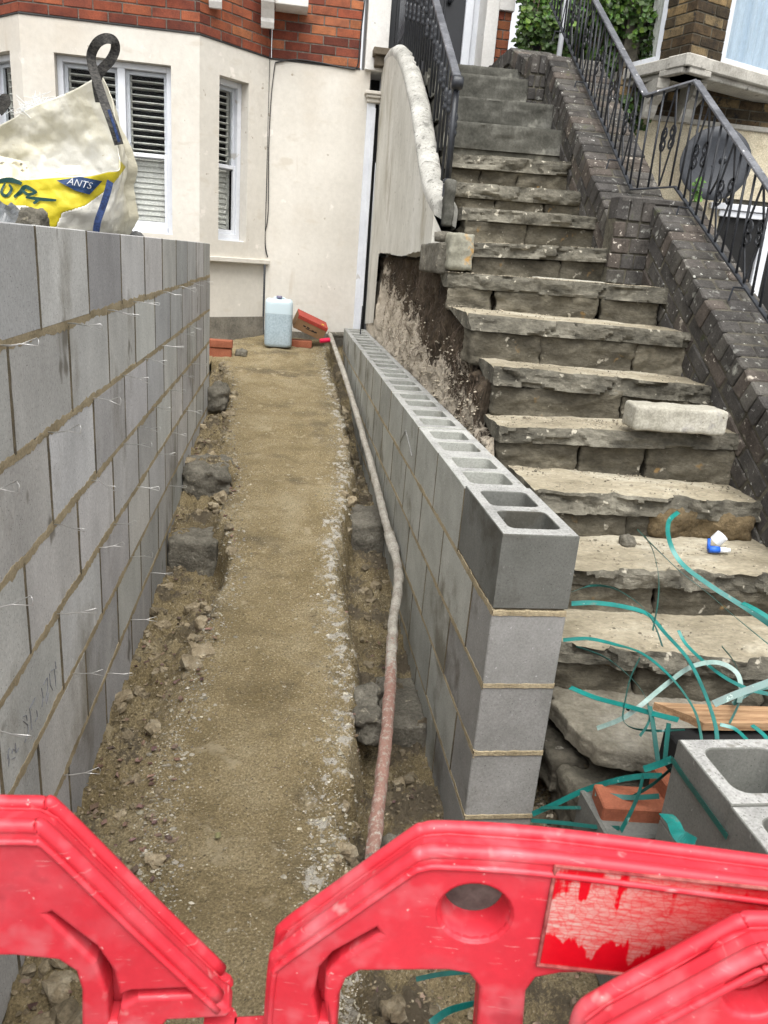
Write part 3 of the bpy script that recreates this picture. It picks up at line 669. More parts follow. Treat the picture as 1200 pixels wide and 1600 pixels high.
# lowest broken slab
def plate(mb, outline, z, th, t=1.0, seed=0, amp=.006):
    c = Vector((sum(p[0] for p in outline)/len(outline), sum(p[1] for p in outline)/len(outline), 0)); pts = []
    n = len(outline)
    for i in range(n):
        a = Vector((*outline[i], 0)); b = Vector((*outline[(i+1) % n], 0)); m_ = max(2, int((b-a).length/.012))
        for k in range(m_): p = a.lerp(b, k/m_); d = (p-c).normalized(); pts.append(p + d*.012*fr(p.x*25+seed, p.y*25, 1, 3))
    N = len(pts); rings = []
    for s_ in (.02, .25, .5, .7, .85, .94, .985, 1.0): rings.append([(c.x+(p.x-c.x)*s_, c.y+(p.y-c.y)*s_, z + amp*fr(p.x*s_*12, p.y*s_*12, seed, 4) - (.006 if s_ == 1 else 0)) for p in pts])
    for k in range(1, 7): rings.append([(c.x+(p.x-c.x)*(1.0-.02*fr(p.x*20, k*1.7, seed, 3)), c.y+(p.y-c.y)*(1.0-.03*fr(p.y*15+p.x*15, k*2.1, seed, 3)), z - .006 - th*k/6) for p in pts])
    for r in rings: r.append(r[0])
    mb.grid(rings, t)
mb = MB(); q = [at(px, py, 2, -1.27) for px, py in [(862, 1095), (900, 1140), (940, 1172), (1000, 1178), (1052, 1196), (1120, 1150), (1110, 1010), (860, 1010)]]
plate(mb, [(p.x, p.y) for p in q], -1.27, .052, 1.0, 3, .009)
tag(mb.build('stone_slab', M('slab_stone', (.13, .117, .088), (.215, .196, .152), (.32, .30, .25), s=6, fine=(70, .3), bump=.9, bs=50, bdist=.01, tint=True), loc=(q[0].x+.1, q[0].y, -1.35), smooth=True), 'jagged broken stone slab at the foot of the steps, under the green straps', 'slab')
stone('stone_block', 'dark split stone block under the jagged bottom slab, above the orange brick', 'stone', None, m_stone, x0=.88, x1=1.14, y0=1.62, y1=1.9, z0=-1.58, z1=-1.40, amp=.016, fq=12, strat=2, rnd_c=.007, t=1.1)
stone('stone_block', 'dark stone wedged against the hollow wall under the jagged bottom slab', 'stone', None, m_stone, x0=.85, x1=.95, y0=1.85, y1=2.1, z0=-1.5, z1=-1.38, amp=.02, fq=16, rnd_c=.008)
stone('stone_block', 'low stone at ground level left of the orange brick', 'stone', None, m_stone, x0=.90, x1=1.02, y0=1.44, y1=1.58, z0=-1.62, z1=-1.53, amp=.012, fq=14, rnd_c=.02, t=1.3)
# loose kerb stone on the fifth step
A, B = steps[3]
p0 = at(965, 655, 2, A.z+.005)
lb = MB(); lb.rough(-.190, .190, -.068, .068, 0, .098, res=.008, amp=.004, fq=16, rnd_c=.012, t=1.35, rot=-.07)
c_ = at(1052, 672, 2, B.z+.004)
lb.v = [(v[0]+c_.x, v[1]+c_.y+.01, v[2]+c_.z) for v in lb.v]
m_loose = M('pale_cut_stone', (.30, .285, .23), (.46, .44, .375), s=7, fine=(110, .3), bump=.6, bs=90, big=(6, (.24, .23, .23), .60, .1), speck=[(90, (.14, .12, .09), .68, .03)])
tag(lb.build('loose_stone', m_loose, loc=(c_.x, c_.y, c_.z), smooth=True), 'pale oblong cut stone lying loose on a step at the right', 'stone')
# newer patch stone + small stones beside the parapet foot
pS = XL(737, 440, .93)
mb = MB(); a = at(826, 500, 1, steps[6][0].y+.01); b = at(950, 440, 1, steps[6][0].y+.01)
mb.rough(a.x, b.x, a.y-.012, a.y+.08, a.z+.015, b.z-.004, res=.012, amp=.002, fq=10, rnd_c=.006, t=1.0)
sp = mb.build('patch_stone', m_loose, st, smooth=True)
stone('end_stone', 'mottled squared stone with an orange broken top beside the foot of the newel post', 'stone', None,
      M('mottled_end_stone', (.18, .175, .135), (.31, .30, .24), s=9, fine=(60, .3), bump=.7, big=(9, (.42, .25, .08), .58, .07)), x0=.835, x1=.955, y0=4.06, y1=4.36, z0=-.015, z1=.155, amp=.010, fq=12, rnd_c=.006)
stone('end_stone', 'grey rendered lump under the end of the white parapet', 'stone', None, m_ccr, x0=.795, x1=.86, y0=4.16, y1=4.75, z0=-.045, z1=.105, amp=.006, fq=14, rnd_c=.005)
mb = MB(); mb.tube([(.775, 4.22, .135), (.81, 4.21, .138), (.855, 4.20, .14)], [.024, .028, .026], 14)
tag(mb.build('clay_pipe_stub', m_ccr, loc=(.84, 4.15, .165), smooth=True), 'short grey round stub poking out below the white parapet end', 'pipe stub')
# broken-out hollow under step three at right: yellow clay
stone('clay_lump', 'lump of yellow-brown clay bulging from under the broken step at the right', 'clay', None,
      M('yellow_clay', (.085, .062, .032), (.19, .14, .075), s=8, fine=(60, .4), bump=1.0, bs=40, bdist=.02), x0=1.42, x1=1.86, y0=2.61, y1=2.9, z0=-.945, z1=-.835, amp=.028, fq=11, rnd_c=.035)
stone('rubble_stone', 'small grey stone on the third step below the broken riser', 'stone', None, m_ccr, x0=1.27, x1=1.32, y0=2.50, y1=2.55, z0=-.945, z1=-.90, amp=.01, fq=24, rnd_c=.02, res=.006)
# loose grit on the treads
mb = MB()
for i in range(3600):
    k = random.choice((0, 1, 2, 3, 4, 5, 6, 7, 8, 9, 1, 2, 3)); A, B = steps[k]; u = random.random(); N_ = steps[k+1]; d = (N_[0].y - A.y)
    p = A.lerp(B, u); v = d*(1-random.random()**1.8*.9)
    q = rnd(.25, .95); chip(p.x, p.y+v*.98, p.z+.001, rnd(.0012, .006)*(1 if random.random() < .95 else 2.2), (q, q*.95, q*.86))
struct(mb.build('grit', m_chips), 'stuff')

# ================================================================ CUT EARTH BANK beside the wall
ST = [(s[0].y, s[0].z) for s in steps]
def bank_top(y):
    z = -1.3
    for (sy, sz) in ST[1:]:
        if y > sy + .045: z = sz - .055
    if y > 4.1: z = .04
    return z
_bl = sorted([(q_.y, q_.z) for q_ in [at(a_, b_, 0, .87) for a_, b_ in ((596, 440), (612, 468), (640, 500), (668, 560), (705, 600), (735, 650), (762, 700), (790, 760))]])
BLY = [q_[0] for q_ in _bl]; BLZ = [q_[1] for q_ in _bl]
P = []; RB = []; ny = 420; nzv = 110
for i in range(ny+1):
    y = 2.0 + (7.74-2.0)*i/ny; row = []; zt = bank_top(y) ; zb = -1.65 if y < 3 else -1.2
    for j in range(nzv+1):
        t_ = j/nzv; z = zb + (zt-zb)*t_
        lean = interp(z, [-1.6, -.75, -.1, .1], [-.015, -.01, .035, .05])
        base = .862 - (.045 if y > 6.85 else 0)
        n_ = fr(y*6, z*4, 2, 5, .9); n2 = fr(y*26, z*11, 6, 4)
        x = base + lean + .045*n_ + .022*n2 + .008*fr(y*70, z*50, 1, 2)
        if t_ > .985: x += .03
        row.append((max(x, .803), y, z))
        line = interp(y, BLY, BLZ)
        RB.append(max(0, min(.70, .62 + (line - z)*2.4 + .55*fr(y*4, z*4, 9, 4))))
    P.append(row)
mb = MB(); mb.grid(P); o = mb.build('soil_bank', m_bank, smooth=True, fix=False); struct(o)
a_ = o.data.attributes.new('rub', 'FLOAT', 'POINT'); a_.data.foreach_set('value', RB)
mb = MB()
for i in range(5200):
    y = rnd(2.3, 7.5); line = interp(y, BLY, BLZ); z = rnd(-.8, max(-.8, line + rnd(-.1, .25)))
    if z < -.8: continue
    if z > bank_top(y)-.05: continue
    x = .862 + interp(z, [-1.6, -.75, -.1, .1], [-.015, -.01, .035, .05]) + .045*fr(y*6, z*4, 2, 5, .9) + .022*fr(y*26, z*11, 6, 4)
    q = rnd(.6, 1.3); chip(max(x, .805)-.002, y, z, rnd(.003, .011), (q, q*.95, q*.88))
struct(mb.build('bank_stones', m_chips), 'stuff')
mb = MB()
for i in range(300):
    y = rnd(2.2, 7.2); z0 = min(bank_top(y)-.02, rnd(-.6, .05)); L = rnd(.04, .2)
    def bx(y, z): return max(.862 + interp(z, [-1.6, -.75, -.1, .1], [-.015, -.01, .035, .05]) + .045*fr(y*6, z*4, 2, 5, .9) + .022*fr(y*26, z*11, 6, 4), .803) - .004
    pts = []; yy = y; zz = z0
    for k in range(6): pts.append((bx(yy, zz) - rnd(0, .012), yy, zz)); yy += rnd(-.02, .02); zz -= L/6
    mb.tube(pts, rnd(.0006, .0016), 4, cap=False)
struct(mb.build('hanging_roots', m_root), 'stuff')
# ================================================================ WHITE PARAPET (left of the steps)
PZY = [4.42, 4.5, 4.7, 4.9, 5.1, 5.37, 5.7, 6.2, 6.6, 7.0, 7.3, 7.74]; PZZ = [.33, .36, .42, .50, .62, .82, 1.06, 1.34, 1.53, 1.66, 1.71, 1.73]
pw = thing('parapet_wall', 'stained white rendered parapet sloping down beside the basement door', 'parapet', (.86, 6.2, 0))
P = []; Q = []
for i in range(121):
    y = 4.45 + (7.74-4.45)*i/120; zt = interp(y, PZY, PZZ); W = .13; r = W/2
    zb = interp(y, [4.45, 4.7, 5.6, 6.4, 6.98, 7.0, 7.74], [.10, .07, .03, .05, .05, -.55, -.62]) + .010*fr(y*7, 3, 1, 3)
    row = []
    for j in range(15): z = zb + (zt-r-.02-zb)*j/14; row.append((.800 + .003*fr(y*5, z*5, 1, 3), y, z))
    Q.append(row + [(.9, y, zb+.0)]); row2 = [row[-1]]
    for k in range(1, 13):
        a = math.pi - math.pi*k/12; nn = 1+.004*fr(y*5, k*.5, 2, 3); row2.append((.865 + (r+.006)*math.cos(a)*nn, y, zt - r + r*math.sin(a)*nn))
    row2.append((.932, y, zb+.1)); P.append(row2)
mb = MB(); mb.grid(Q); mb.add(Q[0], [tuple(range(len(Q[0])))]); mb.build('rendered_wall', m_renderold, pw, smooth=False, fix=False)
mb = MB(); mb.grid(P); mb.add(P[0], [tuple(range(len(P[0])))]); mb.build('rounded_coping', m_coping, pw, smooth=True, fix=False)
mb = MB(); mb.rough(.842, .90, 4.38, 4.45, .20, .44, res=.012, amp=.006, rnd_c=.012, t=.9); mb.build('end_cap', m_conc, pw, smooth=True)
mb = MB(); mb.box(.70, .95, 7.56, 7.745, 1.70, 1.755, .004, .8); mb.box(.72, .93, 7.60, 7.745, 1.62, 1.70, .004, .8); mb.build('end_ledge', M('brown_ledge_stone', (.11, .09, .065), (.20, .165, .12), s=8, bump=.4, tint=True), pw)

# ================================================================ LEFT HOUSE
hz = thing('terraced_house', 'cream rendered house front with a bay window and red brick above', 'house', (-.4, 7.75, -.8))
FY = 7.75; ZB = 1.60
def pt(o, u, s): return Vector((o[0]+u[0]*s, o[1]+u[1]*s, 0))
def panel(mb, p0, p1, z0, z1, ops=(), th=.16, t=1.0):
    """upright wall slab from p0 to p1 (outer face on the line), openings (u0,u1,za,zb)"""
    a = Vector((*p0, 0)); b = Vector((*p1, 0)); L = (b-a).length; u = (b-a).normalized(); n = Vector((-u.y, u.x, 0))   # n points inwards for left->right
    us = sorted({0, L, *[o[0] for o in ops], *[o[1] for o in ops]}); zs = sorted({z0, z1, *[o[2] for o in ops], *[o[3] for o in ops]})
    def hole(i, j):
        if i < 0 or j < 0 or i >= len(us)-1 or j >= len(zs)-1: return True
        uc = (us[i]+us[i+1])/2; zc = (zs[j]+zs[j+1])/2; return any(o[0] < uc < o[1] and o[2] < zc < o[3] for o in ops)
    def P_(k, z, d): return (a.x+u.x*us[k]+n.x*d, a.y+u.y*us[k]+n.y*d, z)
    for i in range(len(us)-1):
        for j in range(len(zs)-1):
            if hole(i, j): continue
            za, zb = zs[j], zs[j+1]; mb.add([P_(i, za, 0), P_(i+1, za, 0), P_(i+1, zb, 0), P_(i, zb, 0)], [(0, 1, 2, 3)], t)
            mb.add([P_(i, za, th), P_(i+1, za, th), P_(i+1, zb, th), P_(i, zb, th)], [(3, 2, 1, 0)], t)
            for (ii, jj, q) in ((i-1, j, 'l'), (i+1, j, 'r'), (i, j-1, 'b'), (i, j+1, 't')):
                if hole(ii, jj):
                    if q == 'l': v = [P_(i, za, 0), P_(i, zb, 0), P_(i, zb, th), P_(i, za, th)]
                    elif q == 'r': v = [P_(i+1, za, 0), P_(i+1, za, th), P_(i+1, zb, th), P_(i+1, zb, 0)]
                    elif q == 'b': v = [P_(i, za, 0), P_(i, za, th), P_(i+1, za, th), P_(i+1, za, 0)]
                    else: v = [P_(i, zb, 0), P_(i+1, zb, 0), P_(i+1, zb, th), P_(i, zb, th)]
                    mb.add(v, [(0, 1, 2, 3)], t)
    return u, n
c0 = (-2.137, 7.194); c1 = (-.751, 7.194); c2 = (-.187, FY); cL = (-2.70, FY)
mb = MB()
panel(mb, (c2[0], FY), (.70, FY), -1.3, ZB)
Lf = c1[0]-c0[0]; u1 = at(84, 85, 1, 7.194).x - c0[0]; u2 = at(267, 100, 1, 7.194).x - c0[0]
panel(mb, c0, c1, -.09, ZB, [(u1, u2, .06, 1.36)])
d12 = Vector((c2[0]-c1[0], c2[1]-c1[1], 0)); L12 = d12.length; dn = d12.normalized()
def ray_u(px, py):
    r = at(px, py, 1, 1.0); # ray direction with y=1
    # solve c1 + dn*s = r.xy * k
    det = dn.x*(-1.0) - (-r.x)*dn.y; s_ = ((-c1[0])*(-1.0) - (-r.x)*(-c1[1]))/det; k = (c1[1]+dn.y*s_); return s_, r.z*k
ua, za = ray_u(343, 118); ub, zb_ = ray_u(389, 130); uc, zc = ray_u(365, 385)
panel(mb, c1, c2, -.09, ZB, [(ua, ub, .05, min(zb_, 1.36))])
panel(mb, cL, c0, -.09, ZB, [(.2, .62, .06, 1.36)])
for a, b in ((cL, c0), (c0, c1), (c1, c2)):   # wall below sill, set back a little
    A_ = Vector((*a, 0)); B_ = Vector((*b, 0)); n_ = Vector((-(B_-A_).y, (B_-A_).x, 0)).normalized()*.03
    panel(mb, (a[0]+n_.x, a[1]+n_.y), (b[0]+n_.x, b[1]+n_.y), -.62, -.13)
panel(mb, (-8, FY), cL, -1.3, ZB)
hw = mb.build('rendered_wall', m_render, hz, fix=False)
mb = MB()
for a, b in ((cL, c0), (c0, c1), (c1, c2)):
    A_ = Vector((*a, 0)); B_ = Vector((*b, 0)); n_ = Vector((-(B_-A_).y, (B_-A_).x, 0)).normalized()*.015
    panel(mb, (a[0]+n_.x, a[1]+n_.y), (b[0]+n_.x, b[1]+n_.y), -1.3, -.62)
mb.box(c2[0], .66, FY-.012, FY+.02, -1.3, -.74, .003)
mb.build('plinth', m_plinth, hz)
mb = MB()  # sill course
for a, b in ((cL, c0), (c0, c1), (c1, c2)):
    A_ = Vector((*a, 0)); B_ = Vector((*b, 0)); u = (B_-A_).normalized(); n_ = Vector((-u.y, u.x, 0)); L = (B_-A_).length
    mb.cbox(((A_+B_)/2 + n_*.02 + Vector((0, 0, -.11))), (L/2+.012, .062, .022), .006, (u, n_, Vector((0, 0, 1))))
mb.build('sill_course', m_render, hz)
# dark drip edge / lintel line where the brick starts
mb = MB()
for a, b in ((cL, c0), (c0, c1), (c1, c2), (c2, (.60, FY))):
    A_ = Vector((*a, 0)); B_ = Vector((*b, 0)); u = (B_-A_).normalized(); n_ = Vector((-u.y, u.x, 0)); L = (B_-A_).length
    mb.cbox(((A_+B_)/2 + n_*.05 + Vector((0, 0, ZB+.006))), (L/2+.006, .058, .006), .002, (u, n_, Vector((0, 0, 1))))
mb.build('flashing', m_cable, hz)
def bricks(mb, p0, p1, z0, z1, L=.225, Hh=.075, dep=.02, cols=((1, 1, 1),), j=.0012, off=.0, gap=.010, ops=()):
    A_ = Vector((*p0, 0)); B_ = Vector((*p1, 0)); u = (B_-A_).normalized(); n_ = Vector((-u.y, u.x, 0)); W = (B_-A_).length; r = 0; z = z0
    while z < z1-.01:
        x = -(L/2 if r % 2 else 0); k = 0
        while x < W:
            l_ = L if (k+r) % 2 else L/2 if False else L
            a = max(0, x+gap/2); b = min(W, x+l_-gap/2); zz = z+gap/2; zt_ = min(z1, z+Hh-gap/2)
            if b-a > .02 and zt_-zz > .012 and not any(o[0] < (a+b)/2 < o[1] and o[2] < (zz+zt_)/2 < o[3] for o in ops):
                c = random.choice(cols); q = rnd(.82, 1.15)
                mb.cbox(A_ + u*((a+b)/2) + n_*(dep/2 - off + rnd(-.0015, .0015)) + Vector((0, 0, (zz+zt_)/2)), ((b-a)/2, dep/2, (zt_-zz)/2), .003, (u, n_, Vector((0, 0, 1))), (c[0]*q, c[1]*q, c[2]*q), j)
            x += l_; k += 1
        z += Hh; r += 1
redc = ((1, 1, 1), (1.15, 1.1, 1), (.8, .75, .75), (1.35, 1.45, 1.2), (.6, .6, .65))
orc = ((1.5, 1.9, 1.6), (1.25, 1.4, 1.2), (1.0, 1.0, 1), (1.6, 2.1, 1.6))
mb = MB()
bricks(mb, c0, c1, ZB+.012, 2.6, cols=redc); bricks(mb, c1, c2, ZB+.012, 2.6, cols=redc + orc); bricks(mb, c2, (.60, FY), ZB+.012, 2.6, cols=orc + redc); bricks(mb, cL, c0, ZB+.012, 2.6, cols=redc)
mb.build('brickwork', m_redbrick, hz)
mb = MB()
for a, b in ((cL, c0), (c0, c1), (c1, c2), (c2, (.60, FY)), ((-8, FY), cL)):
    A_ = Vector((*a, 0)); B_ = Vector((*b, 0)); n_ = Vector((-(B_-A_).y, (B_-A_).x, 0)).normalized()*.005
    panel(mb, (a[0]+n_.x, a[1]+n_.y), (b[0]+n_.x, b[1]+n_.y), ZB+.012, 2.6)
panel(mb, (-8, FY+.1), (.62, FY+.1), 2.6, 8.0); panel(mb, (1.98, FY+.1), (3.2, FY+.1), 2.6, 8.0); panel(mb, (.62, FY+.1), (1.98, FY+.1), 3.9, 8.0)
mb.build('pointing', m_redmort, hz)
# corbels and upper sill
def corbel(px, py0, yv, w_=.11):
    p = at(px, py0, 1, yv); mb = MB(); prof = [(.0, .0), (-.03, .0), (-.05, .04), (-.05, .07), (-.085, .12), (-.13, .17), (-.15, .24), (-.15, .55), (.0, .55)]
    vs = [(p.x-w_/2, p.y+a, p.z+b) for a, b in prof] + [(p.x+w_/2, p.y+a, p.z+b) for a, b in prof]; n = len(prof)
    mb.add(vs, [tuple(range(n)), tuple(range(2*n-1, n-1, -1))] + [(i, (i+1) % n, n+(i+1) % n, n+i) for i in range(n)])
    mb.build('corbel', m_wpaint, hz)
corbel(418, 45, FY-.14); corbel(337, 14, 7.26, .10)
mb = MB(); a = at(437, 8, 1, FY-.2); mb.box(a.x-.04, a.x+.24, FY-.24, FY, a.z, a.z+.10, .005); mb.build('upper_sill', m_wpaint, hz)
mb = MB(); mb.box(-1.4, -.86, 6.98, 7.3, 2.19, 2.32, .005); mb.build('upper_sill', m_wpaint, hz)

# windows
def sash(o, u, n, x0, x1, z0, z1, back, mull=None, lab=None):
    """box sash set at depth `back` behind the wall line"""
    wd = thing('window', '', '', tuple(Vector((o[0], o[1], z0))+u*x0+n*back)); del wd['label']; del wd['category']; wd.parent = hz; wd.location = Vector(wd['_o']) - Vector(hz['_o'])
    Z = Vector((0, 0, 1)); Ax = (u, n, Z); O = Vector((o[0], o[1], 0))
    def bar(mb, a, b, c, d, e=.03, bk=0, ch=.003): mb.cbox(O+u*((a+b)/2)+n*(back+bk)+Z*((c+d)/2), (abs(b-a)/2, e/2, abs(d-c)/2), ch, Ax)
    mb = MB(); f = .045; bar(mb, x0, x0+f, z0, z1, .06); bar(mb, x1-f, x1, z0, z1, .06); bar(mb, x0+f, x1-f, z1-f, z1, .06); bar(mb, x0+f, x1-f, z0, z0+.05, .075, -.008)
    if mull: bar(mb, mull-.03, mull+.03, z0+.05, z1-f, .06)
    mb.build('frame', m_white, wd)
    bays = [(x0+f, x1-f)] if not mull else [(x0+f, mull-.03), (mull+.03, x1-f)]
    mid = z0 + (z1-z0)*.47
    for (a, b) in bays:
        mb = MB(); g = .028
        for (c, d, k) in ((z0+.05, mid+.02, -.004), (mid-.02, z1-f, .026)):
            bar(mb, a, a+g, c, d, .026, k); bar(mb, b-g, b, c, d, .026, k); bar(mb, a+g, b-g, c, c+.036, .026, k); bar(mb, a+g, b-g, d-.032, d, .026, k)
        mb.build('sash', m_white, wd)
        mb = MB(); bar(mb, a+.01, b-.01, z0+.06, z1-f, .003, .014, .0005); mb.build('pane', m_glass, wd)
        mb = MB(); k = 0
        zz = mid + .05
        while zz < z1-f-.02:
            c_ = O+u*((a+b)/2)+n*(back+.075)+Z*zz; tl = Matrix.Rotation(R_(-10), 3, u)
            mb.cbox(c_, ((b-a)/2-.02, .020, .0045), .001, (u, tl @ n, tl @ Z)); zz += .052
        zz = z0+.07
        while zz < mid:
            c_ = O+u*((a+b)/2)+n*(back+.075)+Z*zz; tl = Matrix.Rotation(R_(72), 3, u)
            mb.cbox(c_, ((b-a)/2-.02, .024, .003), .001, (u, tl @ n, tl @ Z)); zz += .044
        bar(mb, a, a+.035, z0+.05, z1-f, .02, .075); bar(mb, b-.035, b, z0+.05, z1-f, .02, .075); bar(mb, a, b, mid, mid+.03, .02, .075)
        mb.build('shutter', m_slat, wd)
    mb = MB(); bar(mb, x0-.1, x1+.1, z0-.1, z1+.1, .01, .40); bar(mb, x0-.1, x0-.09, z0-.1, z1+.1, .33, .24); bar(mb, x1+.09, x1+.1, z0-.1, z1+.1, .33, .24)
    mb.build('room_darkness', m_dark, wd)
    mb = MB(); bar(mb, x0-.01, x1+.01, z0-.03, z0, .09, -.04); mb.build('sill', m_white, wd)
U = Vector((1, 0, 0)); N = Vector((0, 1, 0))
sash(c0, U, N, u1+.001, u2-.001, .07, 1.359, .10, mull=at(190, 100, 1, 7.294).x - c0[0])
sash(c1, dn, Vector((-dn.y, dn.x, 0)), ua+.001, ub-.001, .06, min(zb_, 1.36)-.001, .12)
dl = Vector((c0[0]-cL[0], c0[1]-cL[1], 0)).normalized(); sash(cL, dl, Vector((-dl.y, dl.x, 0)), .201, .619, .07, 1.359, .10)

# main door surround, upstairs
mb = MB(); xa = at(573, 50, 1, FY).x; xb = at(607, 60, 1, FY).x
mb.box(xa, xb, FY-.05, FY+.35, ZB-.0, 3.9, .004); x1, x2 = at(747, 50, 1, FY).x+.0, at(775, 50, 1, FY).x
mb.box(x1+.05, x2, FY-.04, FY+.35, 1.3, 3.9, .004); mb.box(x2, x2+.14, FY-.035, FY+.1, at(780, 17, 1, FY).z, 3.9, .004)
mb.build('door_surround', m_wpaint, hz)
mb = MB(); bricks(mb, (x2, FY), (x2+.13, FY), 1.3, at(780, 17, 1, FY).z, cols=orc, L=.13); mb.build('brickwork', m_redbrick, hz)
mb = MB(); mb.box(x2, x2+.128, FY+.006, FY+.2, 1.2, 4, .002); mb.build('pointing', m_redmort, hz)
mb = MB(); xd = at(722, 60, 1, 8.05).x; mb.box(xd, xd+.075, 8.0, 8.07, 1.35, 3.9, .004); mb.box(xd+.08, x1+.3, 8.03, 8.09, 1.35, 3.9, .003, .9); mb.box(xb-.02, xb+.03, 8.0, 8.07, 1.35, 3.9, .004); dfm = mb.build('door_frame', m_white, hz)
dr = MB(); dr.box(xb, xd, 8.04, 8.09, 1.38, 3.6, .004)
for (a, b) in ((.12, .40), (.47, .75)):
    for (c, d) in ((1.6, 2.35), (2.5, 3.4)):
        A1, B1 = xb+(xd-xb)*a, xb+(xd-xb)*b
        for q in ((A1, A1+.02, c, d), (B1-.02, B1, c, d), (A1+.02, B1-.02, c, c+.02), (A1+.02, B1-.02, d-.02, d)): dr.box(q[0], q[1], 8.028, 8.04, q[2], q[3], .003)
dd = dr.build('front_door', m_black, hz)
kb = MB(); kb.lathe((xd-.15, 8.04, 2.3), [(.0, 0), (.02, 0), (.014, -.03), (.028, -.045), (.028, -.06), (0, -.07)], 12, axis=(0, 1, 0)); sub(dd, 'door_knob', kb, m_iron, smooth=True)
# basement door frame
mb = MB(); xf0, xf1 = .685, .762
mb.box(xf0, xf1, FY-.03, FY+.05, -.82, 1.34, .005); mb.box(xf0+.045, xf1+.004, FY-.042, FY-.03, -.82, 1.30, .004); mb.build('basement_door_frame', m_white, hz)
mb = MB(); mb.box(xf1, .80, FY+.02, FY+.06, -.82, 1.34, .002); mb.build('basement_doorway', m_dark, hz)
mb = MB(); mb.box(.68, .80, FY-.06, FY+.02, 1.34, 1.375, .006); mb.box(.67, .80, FY-.085, FY+.02, 1.375, 1.40, .006); mb.box(.655, .80, FY-.10, FY+.02, 1.40, 1.43, .006); mb.build('hood_moulding', m_render, hz)
# soffit / upper mass closing the recess
mb = MB(); mb.box(xb, x1+.06, FY+.3, FY+.36, 3.6, 4.2, .003); mb.box(xb-.1, x1+.3, 8.1, 8.2, .9, 4.2, .003); mb.build('porch_back', m_dark, hz)
# landing slab in front of the door
mb = MB(); mb.box(.93, 2.0, 6.4, 8.1, 1.0, steps[-1][1].z-.03, .006); mb.build('landing', m_conc, st)

# cables on the facade
def cable(pts, lab, r=.006):
    mb = MB(); mb.tube(smooth_path(pts, 6), r, 7); tag(mb.build('cable', m_cable, loc=pts[0], smooth=True), lab, 'cable')
F = lambda px, py, d=.012: tuple(at(px, py, 1, FY-d))
cable([F(424, 0, .15), F(422, 60), F(421, 95), F(418, 200), F(416, 300), F(414, 375), F(418, 402)], 'black cable hanging straight down the inner corner of the bay')
cable([F(430, 98), F(424, 150), F(420, 230), F(419, 330), F(414, 365), F(413, 380)], 'thin dark cable looping beside the straight cable in the bay corner', .004)
cable([F(430, 98), F(460, 93), F(500, 98), F(540, 106), F(558, 104), F(563, 60), F(570, 0)], 'black cable running along the foot of the red brick and up beside the white pilaster')

# ================================================================ RIGHT BRICK PARAPET
bp = thing('brick_parapet', 'sooty dark brick parapet stepping up the right side of the stone stairs', 'parapet', (1.9, 4.2, 0))
dkc = ((1, 1, 1), (.85, .85, .87), (1.12, 1.12, 1.08), (1.05, 1.02, 1), (1.2, 1.08, 1.0), (.75, .75, .75))
mcop = MB(); mfac = MB(); mfil = MB()
def sect(x0, x1, ya, yb, zfun, rows=6, endface=True, zrow=None):
    sl = (zfun(yb)-zfun(ya))/(yb-ya); L = math.hypot(yb-ya, zfun(yb)-zfun(ya)); ud = Vector((0, yb-ya, zfun(yb)-zfun(ya))).normalized(); ux = Vector((1, 0, 0)); un = Vector((0, -ud.z, ud.y))
    n = int(L/.078)
    for i in range(n):
        s_ = (i+.5)*L/n; base = Vector((0, ya, zfun(ya))) + ud*s_; w_ = x1-x0; cut = x0 + (.215 if i % 2 else .108) * (w_/.32)
        for a, b in ((x0-.012, cut-.004), (cut+.004, x1+.01)):
            if b-a < .03: continue
            c = random.choice(dkc); q = rnd(.8, 1.2)
            mcop.cbox(base + ux*((a+b)/2) - un*.052 + Vector((rnd(-.004, .004) if a < x0 else 0, 0, 0)) + un*rnd(-.003, .003), ((b-a)/2, L/n/2-.004, .052), .006, (ux, ud, un), (c[0]*q, c[1]*q, c[2]*q), .003)
    # face rows below, laid along the slope
    for r in range(rows):
        s_ = -(.11 if r % 2 else 0)
        while s_ < L:
            a, b = max(0, s_+.005), min(L, s_+.22-.005); s_ += .225
            if b-a < .03: continue
            c = random.choice(dkc); q = rnd(.8, 1.25)
            mid = Vector((0, ya, zfun(ya))) + ud*((a+b)/2) - un*(.104+.012+.0375+.075*r)
            mfac.cbox(mid + ux*(x0+.03+rnd(-.004, .004)), (.03, (b-a)/2, .0325), .005, (ux, ud, un), (c[0]*q, c[1]*q, c[2]*q), .003)
    mid = Vector((0, ya, zfun(ya))) + ud*(L/2) - un*(.006+.40)
    mfil.cbox(mid + ux*((x0+x1)/2), ((x1-x0)/2-.006, L/2, .40), .01, (ux, ud, un))
zB = lambda y: .43 + .722*(y-4.33); zC = lambda y: .417 + .622*(y-4.10); zA = lambda y: 1.355 + .36*(y-5.72)
sect(1.88, 2.14, 2.05, 4.10, zC); sect(1.70, 2.06, 4.10, 5.66, zB, 5); sect(1.60, 1.90, 5.72, 6.3, zA, 4); sect(1.60, 1.90, 6.31, 7.6, lambda y: 1.56, 3)
